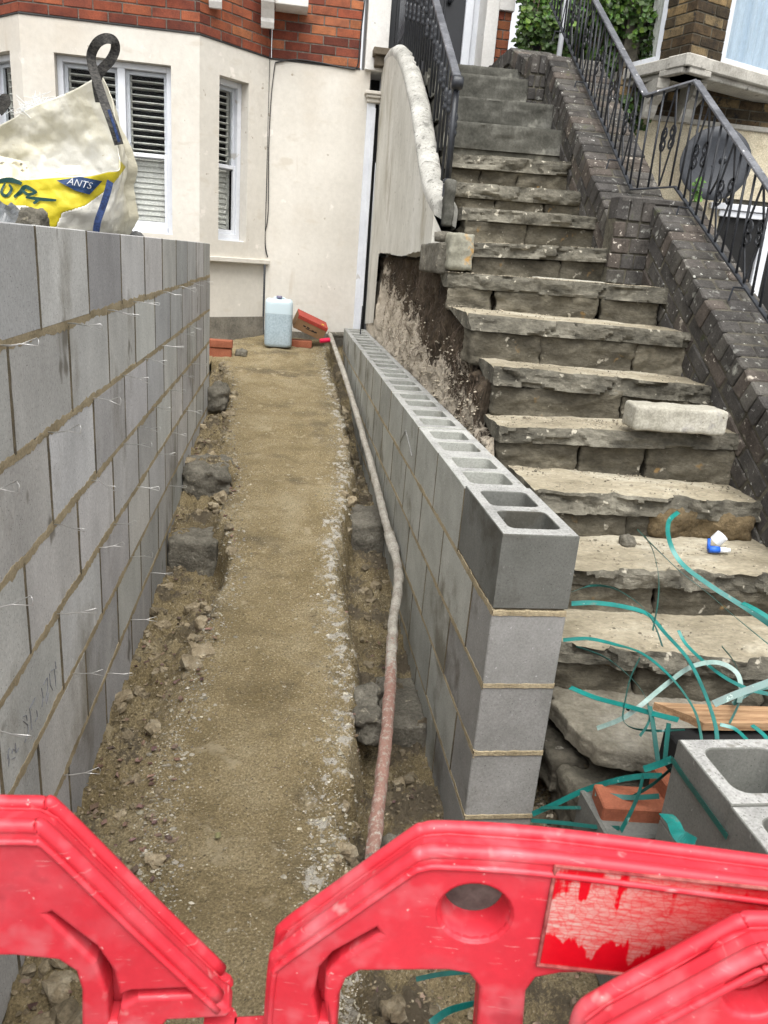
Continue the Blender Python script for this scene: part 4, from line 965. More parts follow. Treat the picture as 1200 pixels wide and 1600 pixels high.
# faces looking down the stairs where the plan steps out
def endface(x0, x1, y, zt, n):
    w_ = x1-x0; k = max(2, round(w_/.075))
    for i in range(k):
        c = random.choice(dkc); mfac.box(x0+w_*i/k+.003, x0+w_*(i+1)/k-.003, y-.03, y+.08, zt-.115, zt-.004, .004, c, .003)
    for r in range(n):
        q = 2 if r % 2 else 3
        for i in range(q): c = random.choice(dkc); mfac.box(x0+w_*i/q+.004, x0+w_*(i+1)/q-.004, y-.026, y+.08, zt-.125-.078*(r+1)+.006, zt-.125-.078*r-.002, .004, c, .003)
    mfil.box(x0+.004, x1-.002, y-.018, y+.1, zt-.9, zt-.02, .005)
endface(1.675, 1.885, 4.06, .405, 4); endface(1.585, 1.705, 5.68, 1.385, 3)
mcop.box(1.69, 2.06, 4.03, 4.14, .375, .405, .006, 1.2)
mcop.build('coping', m_dkbrick, bp); mfac.build('brickwork', m_dkbrick, bp); mfil.build('pointing', m_dkmort, bp)

# ================================================================ RAILINGS
# left railing
rl = thing('iron_railing', 'black iron railing with knuckled balusters above the white parapet', 'railing', (.90, 5.5, .3))
hr = lambda y: .95 + .64*(y-4.5); RXL = .868
mb = MB(); a = Vector((RXL, 4.47, hr(4.47))); b = Vector((RXL, 7.3, hr(7.3))); d_ = (b-a).normalized(); nn = Vector((0, -d_.z, d_.y))
mb.cbox((a+b)/2, (.022, (b-a).length/2, .007), .003, (Vector((1, 0, 0)), d_, nn)); mb.build('handrail', m_irontop, rl)
mb = MB(); zt = hr(4.5)-.03
mb.tube([(RXL, 4.5, .20), (RXL, 4.5, .42)], .022, 10); mb.tube([(RXL, 4.5, .42), (RXL, 4.5, zt)], .0145, 10); mb.lathe((RXL, 4.5, .44), [(.0, -.02), (.024, -.015), (.024, .0), (.016, .01)], 12); mb.lathe((RXL-.03, 4.49, zt+.0), [(0, 0), (.030, .0), (.036, .012), (.036, .048), (.030, .06), (0, .06)], 18, axis=(1, 0, 0))
mb.build('newel_post', m_iron, rl, smooth=True)
def step_z(y):
    z = -1.6
    for s in steps:
        if y > s[0].y: z = s[0].z
    return z
y = 4.62; k = 0
while y < 7.2:
    zb = step_z(y)+.01; zt = hr(y)-.01; zm = zb + (zt-zb)*(.46 if k % 2 else .60); mb = MB(); x = RXL + .035
    mb.tube([(x, y, zb), (x, y, zt-.02), (RXL, y, zt)], .0085, 8)
    for zc_ in (zm,): mb.lathe((x, y, zc_), [(.008, -.062), (.014, -.048), (.017, -.034), (.009, -.018), (.0145, -.010), (.0145, -.004), (.0145, .004), (.0145, .010), (.009, .018), (.018, .036), (.013, .052), (.008, .066)], 10)
    mb.build('baluster', m_iron, rl, smooth=True); y += .118; k += 1
r2 = thing('iron_railing', 'dense black iron railing across the landing in front of the dark door', 'railing', (1.0, 7.2, 1.5))
for k in range(11):
    x = .92 + .052*k if k < 6 else .92; y = 7.28 if k < 6 else 7.28+.08*(k-5); mb = MB(); zb = steps[-1][1].z
    mb.tube([(x, y, zb), (x, y, zb+1.0)], .008, 6); mb.lathe((x, y, zb+.5), [(.008, -.06), (.016, -.034), (.009, -.016), (.014, 0), (.009, .016), (.017, .036), (.008, .066)], 8); mb.build('baluster', m_iron, r2, smooth=True)
mb = MB(); mb.box(.90, 1.2, 7.265, 7.295, steps[-1][1].z+1.0, steps[-1][1].z+1.015, .003); mb.build('handrail', m_irontop, r2)

# right railing with scrolls
rr = thing('iron_railing', 'black wrought iron railing with scrollwork on the sooty brick parapet', 'railing', (1.95, 4.3, .5))
def flat(mb, a, b, w_=.02, h_=.006, side=Vector((1, 0, 0))):
    a = Vector(a); b = Vector(b); d_ = (b-a).normalized(); s_ = (side - d_*side.dot(d_)).normalized(); mb.cbox((a+b)/2, (w_, (b-a).length/2+.004, h_), .002, (s_, d_, s_.cross(d_)))
J0 = Vector((1.88, 4.42, .995)); J1 = Vector((2.045, 4.16, .985)); TB = Vector((1.86, 6.4, .995 + .71*(6.4-4.42))); TC = Vector((2.04, 2.4, .985 - .655*(4.16-2.4)))
J0 = at(1010, 150, 0, 1.86); J1 = at(1088, 127, 0, 2.04); TB = at(930, 0, 0, 1.86); TB = J0 + (TB-J0)*2.0; TC = at(1200, 290, 0, 2.04); TC = J1 + (TC-J1)*2.0
mb = MB(); flat(mb, J0, TB); flat(mb, J0, J1, .016); flat(mb, J1, TC); mb.build('handrail', m_irontop, rr)
K0 = at(987, 296, 0, 1.86); K1 = at(1055, 292, 0, 2.04); KB = at(892, 78, 0, 1.86); KB = K0+(KB-K0)*1.45; KC = at(1200, 500, 0, 2.04); KC = K1+(KC-K1)*1.6
mb = MB(); flat(mb, K0, KB, .011, .005); flat(mb, K0, K1, .009, .004); flat(mb, K1, KC, .011, .005)
for t_ in (.12, .5, .8):   # stays to the coping
    p = K0.lerp(KB, t_); mb.tube([p, p+Vector((-.06, 0, .0)), p+Vector((-.07, 0, -.06))], .005, 6)
    p = K1.lerp(KC, t_); mb.tube([p, p+Vector((-.06, 0, .0)), p+Vector((-.07, 0, -.06))], .005, 6)
mb.build('bottom_rail', m_iron, rr)
def spiral(c, r, turns, a0, ax1, ax2, n=16, dirn=1):
    return [c + (ax1*math.cos(a0+dirn*2*math.pi*turns*i/n) + ax2*math.sin(a0+dirn*2*math.pi*turns*i/n))*r*(1-.72*i/n) for i in range(n+1)]
def infill(T0, T1, B0, B1, n):
    L = (T1-T0).length
    for k in range(n):
        t_ = (k+.5)/n; a = B0.lerp(B1, t_); b = T0.lerp(T1, t_); mb = MB()
        if k % 4 == 2:   # scroll panel between bars
            ud = (T1-T0).normalized(); H = (b-a); uy = Vector((0, 1, 0)) if abs(ud.y) > .3 else Vector((1, 0, 0)); uz = H.normalized()
            for sgn, s0, s1 in ((1, .02, .55), (-1, .02, .55), (1, .98, .45), (-1, .98, .45)):
                o_ = a + H*s0; e = a + H*s1; off = uy*sgn*.060
                pts = [o_, a + H*(s0*.75+s1*.25) + off*.35, a + H*(s0*.35+s1*.65)+off*.9]
                cdir = -1 if s1 > s0 else 1; cc = e + off*.75
                sp_ = spiral(cc, .034, 1.3, 0 if sgn > 0 else math.pi, uy, uz*(1 if s1 > s0 else -1), 18, 1 if sgn > 0 else -1)
                mb.ribbon(smooth_path(pts, 5)[:-1] + sp_, .013, (1, 0, 0) if uy.y else (0, 1, 0), .0022)
            mb.build('scroll', m_iron, rr)
        else:
            mb.tube([a, b], .0062, 8); mb.build('baluster', m_iron, rr, smooth=True)
infill(J0, TB, K0, KB.lerp(K0, 0) + (TB-J0)*.0 if False else K0+(TB-J0)*((KB-K0).y/(TB-J0).y), 24) if False else infill(J0, J0+(TB-J0)*.98, K0, K0+(KB-K0).normalized()*(TB-J0).length*.98, 27)
infill(J0, J1, K0, K1, 4)
infill(J1, TC, K1, K1+(KC-K1).normalized()*(TC-J1).length, 22)

# ================================================================ NEIGHBOUR HOUSE (right)
nh = thing('neighbouring_house', 'dark stock brick house on the right with white bay windows over a stone sill course', 'house', (3.6, 6.8, -.8))
SZ = 1.64; kc = at(1075, 92, 2, SZ); kr = at(1200, 127, 2, SZ); kl = at(965, 118, 2, SZ)
ur = (kr-kc).normalized(); ul = (kl-kc).normalized(); KR = kc+ur*2.2; KL = kc+ul*1.05; Z = Vector((0, 0, 1))
nr = Vector((-ur.y, ur.x, 0)); nl = Vector((ul.y, -ul.x, 0))
mb = MB()
for A_, B_, n_ in ((kc, KR, nr), (kc, KL, nl)):
    u = (B_-A_).normalized(); L = (B_-A_).length
    mb.cbox((A_+B_)/2 + n_*.10 - Z*.0, (L/2+.01, .10, .045), .008, (u, n_, Z)); mb.cbox((A_+B_)/2 + n_*.16 - Z*.065, (L/2, .12, .022), .006, (u, n_, Z))
mb.build('sill_course', m_limest, nh)
def wpos(px, py, A_, u):   # distance along the facade line from A_
    r = at(px, py, 1, 1.0); det = u.x*(-1.0) + r.x*u.y; s_ = (A_.x - r.x*A_.y)/det; return s_, r.z*(A_.y+u.y*s_)
_t = .06/(1+nr.dot(nl)); A_ = kc + (nr+nl)*_t; s1, _ = wpos(1133, 60, A_, ur); s2 = s1+1.0
B_ = A_.copy(); s3, _ = wpos(1035, 60, B_, ul); s4, _ = wpos(962, 60, B_, ul)
yel = ((.8, .8, .8), (.36, .33, .33), (.27, .26, .28), (1.0, .95, .85), (.32, .29, .28), (.22, .22, .23), (.30, .28, .28))
mb = MB(); bricks(mb, (A_.x, A_.y), (A_.x+ur.x*s1, A_.y+ur.y*s1), SZ+.05, 3.2, cols=yel, L=.21); bricks(mb, (B_.x+ul.x*s3, B_.y+ul.y*s3), (B_.x, B_.y), SZ+.05, 3.2, cols=yel, L=.21)
mb.build('brickwork', m_stock, nh); mb = MB(); bricks(mb, (A_.x+ur.x*s2, A_.y+ur.y*s2), (A_.x+ur.x*2.1, A_.y+ur.y*2.1), SZ+.05, 3.2, cols=yel)
mb.build('brickwork', m_stock, nh)
for (a0, a1) in ((.012, s1), (s2, 2.1)): mb = MB(); panel(mb, (A_.x+nr.x*.006+ur.x*a0, A_.y+nr.y*.006+ur.y*a0), (A_.x+nr.x*.006+ur.x*a1, A_.y+nr.y*.006+ur.y*a1), SZ, 3.2, th=.1); mb.build('pointing', m_dkmort, nh)
mb = MB()
for (a0, a1) in ((.012, s3),): panel(mb, (B_.x+nl.x*.006+ul.x*a1, B_.y+nl.y*.006+ul.y*a1), (B_.x+nl.x*.006+ul.x*a0, B_.y+nl.y*.006+ul.y*a0), SZ, 3.2, th=.1)
mb.build('pointing', m_dkmort, nh)
def nwin(A_, u, n_, x0, x1, cur):
    wd = thing('window', '', '', tuple(A_+u*x0)); del wd['label']; del wd['category']; wd.parent = nh; wd.location = Vector(wd['_o']) - Vector(nh['_o']); z0 = SZ+.045; z1 = 3.1; f = .055
    def bar(mb, a, b, c, d, e=.05, bk=.03): mb.cbox(Vector((A_.x, A_.y, 0))+u*((a+b)/2)+n_*bk+Z*((c+d)/2), (abs(b-a)/2, e/2, abs(d-c)/2), .004, (u, n_, Z))
    mb = MB(); bar(mb, x0, x0+f, z0, z1); bar(mb, x1-f, x1, z0, z1); bar(mb, x0+f, x1-f, z0, z0+f); bar(mb, x0+f, x1-f, z1-f, z1)
    if cur: pass
    mb.build('frame', m_white, wd)
    mb = MB(); bar(mb, x0+f, x1-f, z0+f, z1-f, .004, .035); mb.build('pane', m_glass, wd)
    mb = MB(); P = []
    for i in range(60):
        s_ = x0+.01+(x1-x0-.02)*i/59; q = Vector((A_.x, A_.y, 0))+u*s_+n_*(.10 + .012*math.sin(i*1.1)+.02*nz(i*.3, 0, 1)); P.append([(q.x, q.y, z0), (q.x, q.y, z1)])
    mb.grid(P); mb.build('curtain', cur, wd, smooth=True, fix=False)
nwin(A_, ur, nr, s1, s2, m_curtain); nwin(B_, ul, nl, s3, s3+.46, m_blind)
mb = MB(); mb.box(0, 1, 0, 1, 0, 1)
mb = MB(); u = ul; q0 = B_ + ul*(s3+.46)
mb.cbox(Vector((q0.x, q0.y, 2.4)) + u*.10 + nl*.03, (.10, .03, .75), .004, (u, nl, Z)); mb.cbox(Vector((q0.x, q0.y, 2.4)) + u*.31 + nl*.03, (.05, .03, .75), .004, (u, nl, Z)); mb.build('side_frame', m_white, nh)
# lower storey set back
WY = 7.0
lo = at(1010, 188, 1, WY); 
bricksm = MB(); bricks(bricksm, (lo.x-.30, WY), (lo.x+2.6, WY-.0), 1.18, 1.72, cols=yel); bricksm.build('brickwork', m_stock, nh)
mb = MB(); panel(mb, (lo.x-.30, WY+.006), (lo.x+2.6, WY+.006), -1.6, 3.2); mb.build('pointing', m_dkmort, nh)
pb = at(1100, 196, 1, WY-.02); pl_ = at(1130, 309, 1, WY-.02)
mb = MB(); panel(mb, (lo.x-.29, WY-.02), (lo.x+2.6, WY-.02), -1.6, pb.z-.005, [(pl_.x-(lo.x-.29), 2.8, -1.5, pl_.z)], th=.018); mb.build('pebbledash_wall', m_pebble, nh)
mb = MB(); mb.box(lo.x-.31, lo.x+2.6, WY-.045, WY+.02, pb.z-.005, pb.z+.035, .006); mb.build('string_course', m_limest, nh)
mb = MB(); zz = pl_.z
mb.box(pl_.x-.12, pl_.x+1.6, WY-.06, WY-.018, zz-.10, zz-.045, .005); mb.box(pl_.x-.02, pl_.x+1.6, WY-.045, WY-.018, zz-.155, zz-.105, .004); a = at(1180, 410, 1, WY-.04).x
mb.box(a, a+.10, WY-.045, WY-.005, -1.5, zz-.16, .005); mb.build('lower_window_frame', m_white, nh)
mb = MB(); mb.box(pl_.x-.02, pl_.x+2, WY-.012, WY-.004, -1.5, zz-.1, .001); mb.build('lower_window_glass', m_dark, nh)
for px in (1030, 1090):
    p = at(px, 118 if px < 1050 else 112, 1, kc.y+.35); mb = MB(); prof = [(0, 0), (-.04, 0), (-.06, .04), (-.07, .09), (-.13, .14), (-.16, .19), (-.16, .26), (0, .26)]
    a = SZ-.09-.26; xx = p.x; vs = [(xx-.05, kc.y+.5+aa*1.6, a+b) for aa, b in prof]+[(xx+.05, kc.y+.5+aa*1.6, a+b) for aa, b in prof]; n = len(prof)
    mb.add(vs, [tuple(range(n)), tuple(range(2*n-1, n-1, -1))]+[(i, (i+1) % n, n+(i+1) % n, n+i) for i in range(n)]); mb.build('corbel', m_limest, nh)
mb = MB(); panel(mb, (lo.x-.3, WY+.5), (lo.x+3, WY+.5), 3.2, 8.0); mb.build('upper_wall', m_dkmort, nh)
# satellite dish
dc = at(1115, 258, 1, WY-.35); sd = thing('satellite_dish', 'dark grey satellite dish behind the right railing', 'satellite dish', tuple(dc + Vector((0, .2, -.3))))
mb = MB(); ax = Vector((-.25, -1, .12)).normalized(); prof = [(.001, 0), (.10, .006), (.20, .026), (.29, .056), (.292, .052), (.20, .020), (.10, .001), (.001, -.005)]
mb.lathe(dc, prof, 36, axis=ax); mb.v = [tuple(v) for v in mb.v]; mb.build('reflector', m_dish, sd, smooth=True)
mb = MB(); mb.tube([dc - Vector((0, 0, .27)), dc + ax*.22 - Vector((0, 0, .16)), dc+ax*.30 - Vector((0, 0, .02))], .010, 8); mb.build('feed_arm', m_iron, sd)
mb = MB(); mb.lathe(dc+ax*.30 - Vector((0, 0, .03)), [(0, 0), (.03, 0), (.03, .05), (.018, .08), (0, .08)], 12, axis=-ax); mb.build('receiver', m_iron, sd, smooth=True)
mb = MB(); mb.tube([dc, dc + Vector((0, .12, -.1)), dc+Vector((0, .34, -.1))], .02, 8); mb.build('bracket', m_iron, sd)

# ivy behind the railing
iv = thing('ivy', 'green ivy hanging between the two houses behind the right railing', 'climbing plant', (2.4, 7.1, 1.5))
mb = MB(); lg = MB()
def leaf(mb, p, r, nrm, t):
    n_ = Vector(nrm).normalized(); u = n_.orthogonal().normalized(); u = Matrix.Rotation(rnd(0, 6.3), 3, n_) @ u; v = n_.cross(u)
    pts = [u*r, u*.35*r+v*.55*r, -u*.2*r+v*.75*r, -u*.7*r+v*.2*r, -u*.7*r-v*.2*r, -u*.2*r-v*.75*r, u*.35*r-v*.55*r]
    mb.add([p+q for q in pts]+[p-n_*r*.15], [(k, (k+1) % 7, 7) for k in range(7)], t)
for i in range(9000):
    x = rnd(1.86, 3.05); z = rnd(1.2, 3.1); d = .22*fr(x*2.2, z*2.2, 3, 4); y = 6.95 + d + rnd(-.10, .10) + (.12 if x > 2 else .25)
    if fr(x*3, z*3, 11, 3) < -.32: continue
    q = rnd(.25, 1.5)*(1.3 if z > 1.9 else .8); leaf(mb, Vector((x, y, z)), rnd(.016, .036), (rnd(-.6, .6), -1, rnd(-.2, .9)), (q*rnd(.8, 1.3), q, q*.8))
mb.build('leaves', m_leaf, iv, fix=False)
for i in range(60):
    x = rnd(1.98, 3.0); y = 7.15; z = 1.1; pts = []
    for k in range(12): pts.append((x, y+rnd(-.04, .04), z)); x += rnd(-.05, .05); z += .17
    lg.tube(pts, rnd(.003, .008), 5)
lg.build('stems', m_root, iv)
mb = MB(); mb.box(1.99, 3.1, 7.42, 7.5, -.8, 3.6, .01); tag(mb.build('garden_fence', m_dark, loc=(2.5, 7.35, -.8)), 'dark panel behind the ivy between the houses', 'fence')
mb = MB(); p = at(876, 60, 1, 6.9); mb.tube([(p.x, 6.9, 1.3), (p.x+.01, 6.9, 2.3), (p.x+.05, 6.9, 3.4)], .022, 12); tag(mb.build('downpipe', m_white, loc=(p.x, 6.9, 1.3), smooth=True), 'white post standing in the ivy behind the railing', 'post')
wp = thing('weed', 'small bright green weed on the right parapet beside the dish', 'plant', tuple(at(1085, 318, 0, 2.2)))
mb = MB(); b0 = at(1086, 318, 0, 2.2)
for i in range(60): leaf(mb, b0 + Vector((rnd(-.02, .02), rnd(-.04, .04), rnd(0, .13))), rnd(.008, .018), (rnd(-.5, .5), -1, rnd(0, 1)), (1.5, 1.7, .9))
mb.build('leaves', m_leaf, wp, fix=False)
# ================================================================ THINGS BY THE HOUSE
jy = 7.35; jb = at(435, 526, 1, jy); jl = at(414, 500, 1, jy).x; jr = at(457, 500, 1, jy).x; jt = at(435, 452, 1, jy).z; jw = (jr-jl)/2; jx = (jl+jr)/2; gz0 = zp(jy)+.005; jt -= (jb.z-gz0)
jc = thing('jerrycan', 'translucent white plastic jerrycan part full of water by the house wall', 'jerrycan', (jx, jy, gz0))
def can(mb, hx, hy, z0, z1, r, t=1.0, part=0):
    P = []
    for (s_, z) in (((.0, z0), (.90, z0), (.97, z0+.012), (1, z0+.03), (1, z0+(z1-z0)*.5), (1, z1), (0, z1)) if part == 0 else ((0, z0), (1, z0), (1, z0+(z1-z0)*.6), (.99, z1-.03), (.96, z1-.014), (.86, z1-.002), (.0, z1))):
        ol = rrect(-hx*max(s_, .01), hx*max(s_, .01), -hy*max(s_, .01), hy*max(s_, .01), r*max(s_, .01), 5); P.append([(jx+a, jy+b, z) for a, b in ol+ol[:1]])
    mb.grid(P, t)
zl = gz0 + (jt-gz0)*.70
mb = MB(); can(mb, jw, .12, zl, jt, .045, 1.0, 1); jc_b = mb.build('upper_body', m_cloudy, jc, smooth=True); jc_b.data.set_sharp_from_angle(angle=R_(50))
mb = MB(); can(mb, jw, .12, gz0, zl-.0005, .045); mb.build('water_filled_body', m_liquid, jc, smooth=True).data.set_sharp_from_angle(angle=R_(50))
mb = MB(); mb.lathe((jx+.0, jy-.05, jt), [(.02, -.005), (.02, .008), (.027, .008), (.027, .028), (0, .03)], 16); mb.build('cap', M('violet_cap', (.16, .15, .22), (.22, .21, .30), rough=.5, bump=0), jc, smooth=True)
mb = MB(); mb.tube(smooth_path([(jx-.05, jy+.03, jt-.012), (jx-.04, jy+.03, jt+.006), (jx+.04, jy+.03, jt+.006), (jx+.05, jy+.03, jt-.012)], 6), .009, 10); mb.build('handle', m_cloudy, jc, smooth=True)
# cardboard box, tipped
by = 7.48; bc = at(484, 508, 1, by); bx = thing('cardboard_box', 'tipped brown cardboard box with a red printed lid beside the jerrycan', 'box', tuple(bc))
Rb = Matrix.Rotation(R_(8), 3, 'Z') @ Matrix.Rotation(R_(22), 3, 'Y') @ Matrix.Rotation(R_(13), 3, 'X'); axs = (Rb @ Vector((1, 0, 0)), Rb @ Vector((0, 1, 0)), Rb @ Vector((0, 0, 1)))
mb = MB(); mb.cbox(bc, (.15, .10, .065), .003, axs); b1 = mb.build('carton', m_card, bx)
mb = MB(); mb.cbox(bc + axs[2]*.067, (.152, .102, .003), .001, axs); mb.cbox(bc + axs[2]*.052 - axs[1]*.1015, (.151, .0012, .014), .0005, axs); mb.build('printed_lid', m_cardred, bx)
mb = MB(); mb.cbox(bc + axs[2]*.0715 + axs[0]*.1 - axs[1]*.05, (.012, .014, .001), .0003, axs); mb.build('sticker', m_yellow, bx)
mb = MB()
for k in (-.06, -.02, .03, .06): mb.cbox(bc + axs[0]*k - axs[1]*.1012 - axs[2]*(.006 if k < 0 else .014), (.013, .0008, .006), .0003, axs)
mb.cbox(bc + axs[0]*.01 - axs[1]*.1012 - axs[2]*.02, (.05, .0008, .003), .0003, axs); mb.build('dark_print', m_dark, bx)
p = at(468, 515, 1, by-.02); mb = MB(); mb.box(p.x-.07, p.x+.12, by-.10, by+.05, zp(by)-.02, zp(by)+.045, .004, .7, .002)
tag(mb.build('brick', m_brickor, loc=(p.x, by, zp(by))), 'dull orange brick under the tipped cardboard box', 'brick')
p = at(507, 532, 1, 7.25); mb = MB(); ax = Vector((1, .25, .15)).normalized(); pr = []
for k in range(9): pr += [(.017, k*.011), (.022, k*.011+.002), (.022, k*.011+.007), (.017, k*.011+.009)]
mb.lathe(p-ax*.045, [(0, 0)] + pr + [(0, .1)], 16, axis=ax); tag(mb.build('pipe_offcut', m_redplas, loc=tuple(p), smooth=True), 'short bright red ribbed plastic offcut beside the far end of the pipe', 'plastic offcut')
# bricks by the end of the left wall
p = at(346, 505, 1, 6.9); zb0 = zp(6.9)
mb = MB(); mb.box(p.x-.13, p.x+.09, 6.84, 6.95, zb0-.02, zb0+.065, .005, (.5, .5, .5), .003); tag(mb.build('brick', m_brickor, loc=(p.x, 6.9, zb0)), 'dull brown brick under the red brick at the end of the tall wall', 'brick')
mb = MB(); mb.box(p.x-.14, p.x+.10, 6.83, 6.94, zb0+.068, zb0+.135, .005, (.75, .35, .42), .003); tag(mb.build('brick', m_brickor, loc=(p.x, 6.9, zb0+.07)), 'dark red brick lying on top of another at the end of the tall wall', 'brick')
stone('rubble_stone', 'small grey stone on the ground right of the stacked red brick', 'stone', None, m_ccr, x0=p.x+.12, x1=p.x+.22, y0=6.9, y1=6.98, z0=zb0-.01, z1=zb0+.05, amp=.015, fq=20, rnd_c=.02)
# rebar
mb = MB(); q = at(563, 522, 1, 7.1); mb.tube([q, q+Vector((.004, .0, .25))], .006, 8); tag(mb.build('rebar', m_iron, loc=tuple(q)), 'thin dark steel bar standing in the far end of the hollow wall', 'rebar')
# ================================================================ BULK BAG on the fill behind the left wall
bg_ = thing('bulk_bag', 'open white builders bulk bag with a yellow printed front behind the tall wall', 'bag', tuple(at(80, 352, 1, 3.6)))
YF, YB = 3.30, 3.95
def A3(px, py, y): return at(px, py, 1, y)
rimpts = [A3(-110, 250, 3.7), A3(-60, 278, 3.45), A3(-20, 281, 3.36), A3(30, 281, 3.30), A3(85, 277, 3.27), A3(135, 275, 3.29), A3(168, 268, 3.33), A3(188, 262, 3.40), A3(183, 225, 3.52), A3(178, 180, 3.66), A3(169, 142, 3.80), A3(156, 120, 3.90),
          A3(120, 138, 3.93), A3(92, 150, 4.0), A3(66, 160, 4.02), A3(40, 172, 4.03), A3(15, 188, 4.03), A3(-20, 205, 4.0), A3(-70, 225, 3.9)]
rim = smooth_path(rimpts + rimpts[:1], 26)[:-1]
cb = at(70, 360, 1, 3.62); NR = len(rim); P = []
for k in range(NR):
    r = rim[k]; d = Vector((r.x-cb.x, r.y-cb.y, 0)); ang = math.atan2(d.y*1.3, d.x); base = Vector((cb.x+(.27 if math.cos(ang) > 0 else .43)*math.cos(ang), cb.y+.33*math.sin(ang), -.09))
    row = []
    for j in range(91):
        t_ = j/90; p = r.lerp(base, t_); out = Vector((math.cos(ang), math.sin(ang), 0))
        bulge = math.sin(math.pi*t_)*(.05 if math.sin(ang) < .2 else .10) + (.02*math.sin(math.pi*min(1, t_*2.2))*max(0, math.cos((ang-.3)*1.6)) if abs(ang-.3) < .95 else 0)
        wr_ = .035*fr(p.x*4, p.y*4, p.z*4, 4)*min(1, t_*5+.25) + .006*fr(p.x*14, p.y*9, p.z*9, 3) - .022*abs(nz(p.x*7+p.z*5, p.y*6, p.z*3))*min(1, t_*6)
        p = p + out*(bulge + wr_); row.append(tuple(p))
    P.append(row)
# split faces by print: outside of the front low part is yellow
def topx(c):
    a_ = CX[0]*c.x+CY[0]*c.y+CZ[0]*c.z; b_ = CX[1]*c.x+CY[1]*c.y+CZ[1]*c.z; d_ = CX[2]*c.x+CY[2]*c.y+CZ[2]*c.z; return 600+1190*a_/d_, 800+1190*b_/d_
def inpoly(p, poly):
    k = False; n_ = len(poly)
    for i in range(n_):
        (x1, y1), (x2, y2) = poly[i], poly[(i+1) % n_]
        if (y1 > p[1]) != (y2 > p[1]) and p[0] < (x2-x1)*(p[1]-y1)/(y2-y1)+x1: k = not k
    return k
YPOLY = [(-90, 200), (60, 262), (150, 268), (176, 238), (196, 262), (172, 292), (132, 322), (98, 332), (84, 362), (54, 362), (44, 322), (-90, 318)]
P.append(P[0])
mbs = MB(); nv = 91; vs = [p for r in P for p in r]; fy = []; fw = []
for i in range(NR):
    for j in range(nv-1):
        f = (i*nv+j, (i+1)*nv+j, (i+1)*nv+j+1, i*nv+j+1); c = sum((Vector(vs[q]) for q in f), Vector())/4
        front = c.y < 3.66 and j > 0
        yl = front and inpoly(topx(c), YPOLY)
        (fy if yl else fw).append(f)
mbs.add(vs, fw, 1.0, 0); mbs.add(vs, fy, 1.0, 1)
def mt_bag():
    m = M('bag_fabric', (.50, .46, .32), (.64, .61, .49), (.73, .72, .67), s=2.6, fine=(220, .06), rough=.5, bump=.45, bs=14, bdist=.02, spec=.4, warp=.7, speck=[(2.2, (.72, .71, .66), .50, .25), (60, (.45, .38, .22), .72, .03)])
    return m
sk = mbs.build('sack', [mt_bag(), m_yellow], bg_, smooth=True, fix=False)
sol = sk.modifiers.new('thick', 'SOLIDIFY'); sol.thickness = .002
# surface lookup for print on the front
def front_y(px, py):
    best = None
    r0 = at(px, py, 1, 1.0)
    for v in P:
        for q in v:
            if q[1] < 3.66:
                a = Vector(q); s_ = a.y; d = (Vector((r0.x*s_, s_, r0.z*s_))-a).length
                if best is None or d < best[0]: best = (d, a.y)
    return best[1]
def decal(name, pts, mat, lift=.006, k=None):
    c = Vector((sum(p[0] for p in pts)/len(pts), sum(p[1] for p in pts)/len(pts))); mb = MB(); n_ = len(pts); vs = [at(c.x, c.y, 1, front_y(c.x, c.y)-lift)]
    ring = []
    for i in range(n_):
        a = Vector(pts[i]); b = Vector(pts[(i+1) % n_]); m_ = max(1, int((b-a).length/3))
        for q in range(m_): ring.append(a.lerp(b, q/m_))
    rows = []
    for s_ in (.33, .66, 1.0): rows.append([at(c.x+(p.x-c.x)*s_, c.y+(p.y-c.y)*s_, 1, front_y(c.x+(p.x-c.x)*s_, c.y+(p.y-c.y)*s_)-lift) for p in ring])
    N_ = len(ring); vs += rows[0]+rows[1]+rows[2]; fs = [(0, 1+i, 1+(i+1) % N_) for i in range(N_)]
    for r in range(2): fs += [(1+r*N_+i, 1+(r+1)*N_+i, 1+(r+1)*N_+(i+1) % N_, 1+r*N_+(i+1) % N_) for i in range(N_)]
    mb.add(vs, fs); mb.build(name, mat, bg_, fix=False)
decal('navy_patch', [(88, 282), (125, 276), (160, 283), (140, 304), (118, 298)], m_navy, .012)
vs, fs = text_mesh('ANTS', 15.5); rot = R_(13); mb = MB()
TV = []
for v in vs:
    px = 104 + v.x*math.cos(rot) + v.y*math.sin(rot)*1; py = 287 + v.x*math.sin(rot) - v.y*math.cos(rot); TV.append(at(px, py, 1, front_y(px, py)-.018))
mb.add(TV, fs); mb.build('printed_letters', m_bagwhite, bg_, fix=False)
def stroke(pts, wpx, name='printed_strokes'):
    mb = MB(); pts = smooth_path([(p[0], p[1], 0) for p in pts], 5); L = []
    for i, p in enumerate(pts):
        d = (pts[min(i+1, len(pts)-1)]-pts[max(i-1, 0)]).normalized(); n_ = Vector((-d.y, d.x, 0))*wpx/2*(.6+.4*math.sin(math.pi*i/(len(pts)-1)))
        L.append([at(p.x+n_.x, p.y+n_.y, 1, front_y(p.x, p.y)-.012), at(p.x-n_.x, p.y-n_.y, 1, front_y(p.x, p.y)-.012)])
    mb.grid(L); mb.build(name, m_dgreen, bg_, fix=False)
stroke([(-5, 284), (15, 281), (34, 287)], 8); stroke([(8, 286), (2, 300), (10, 306), (18, 296), (14, 288)], 5); stroke([(22, 308), (32, 300), (40, 292), (56, 300)], 7); stroke([(34, 296), (44, 304), (58, 300)], 5); stroke([(40, 308), (62, 311), (88, 313)], 5.5); stroke([(52, 318), (62, 311)], 5)
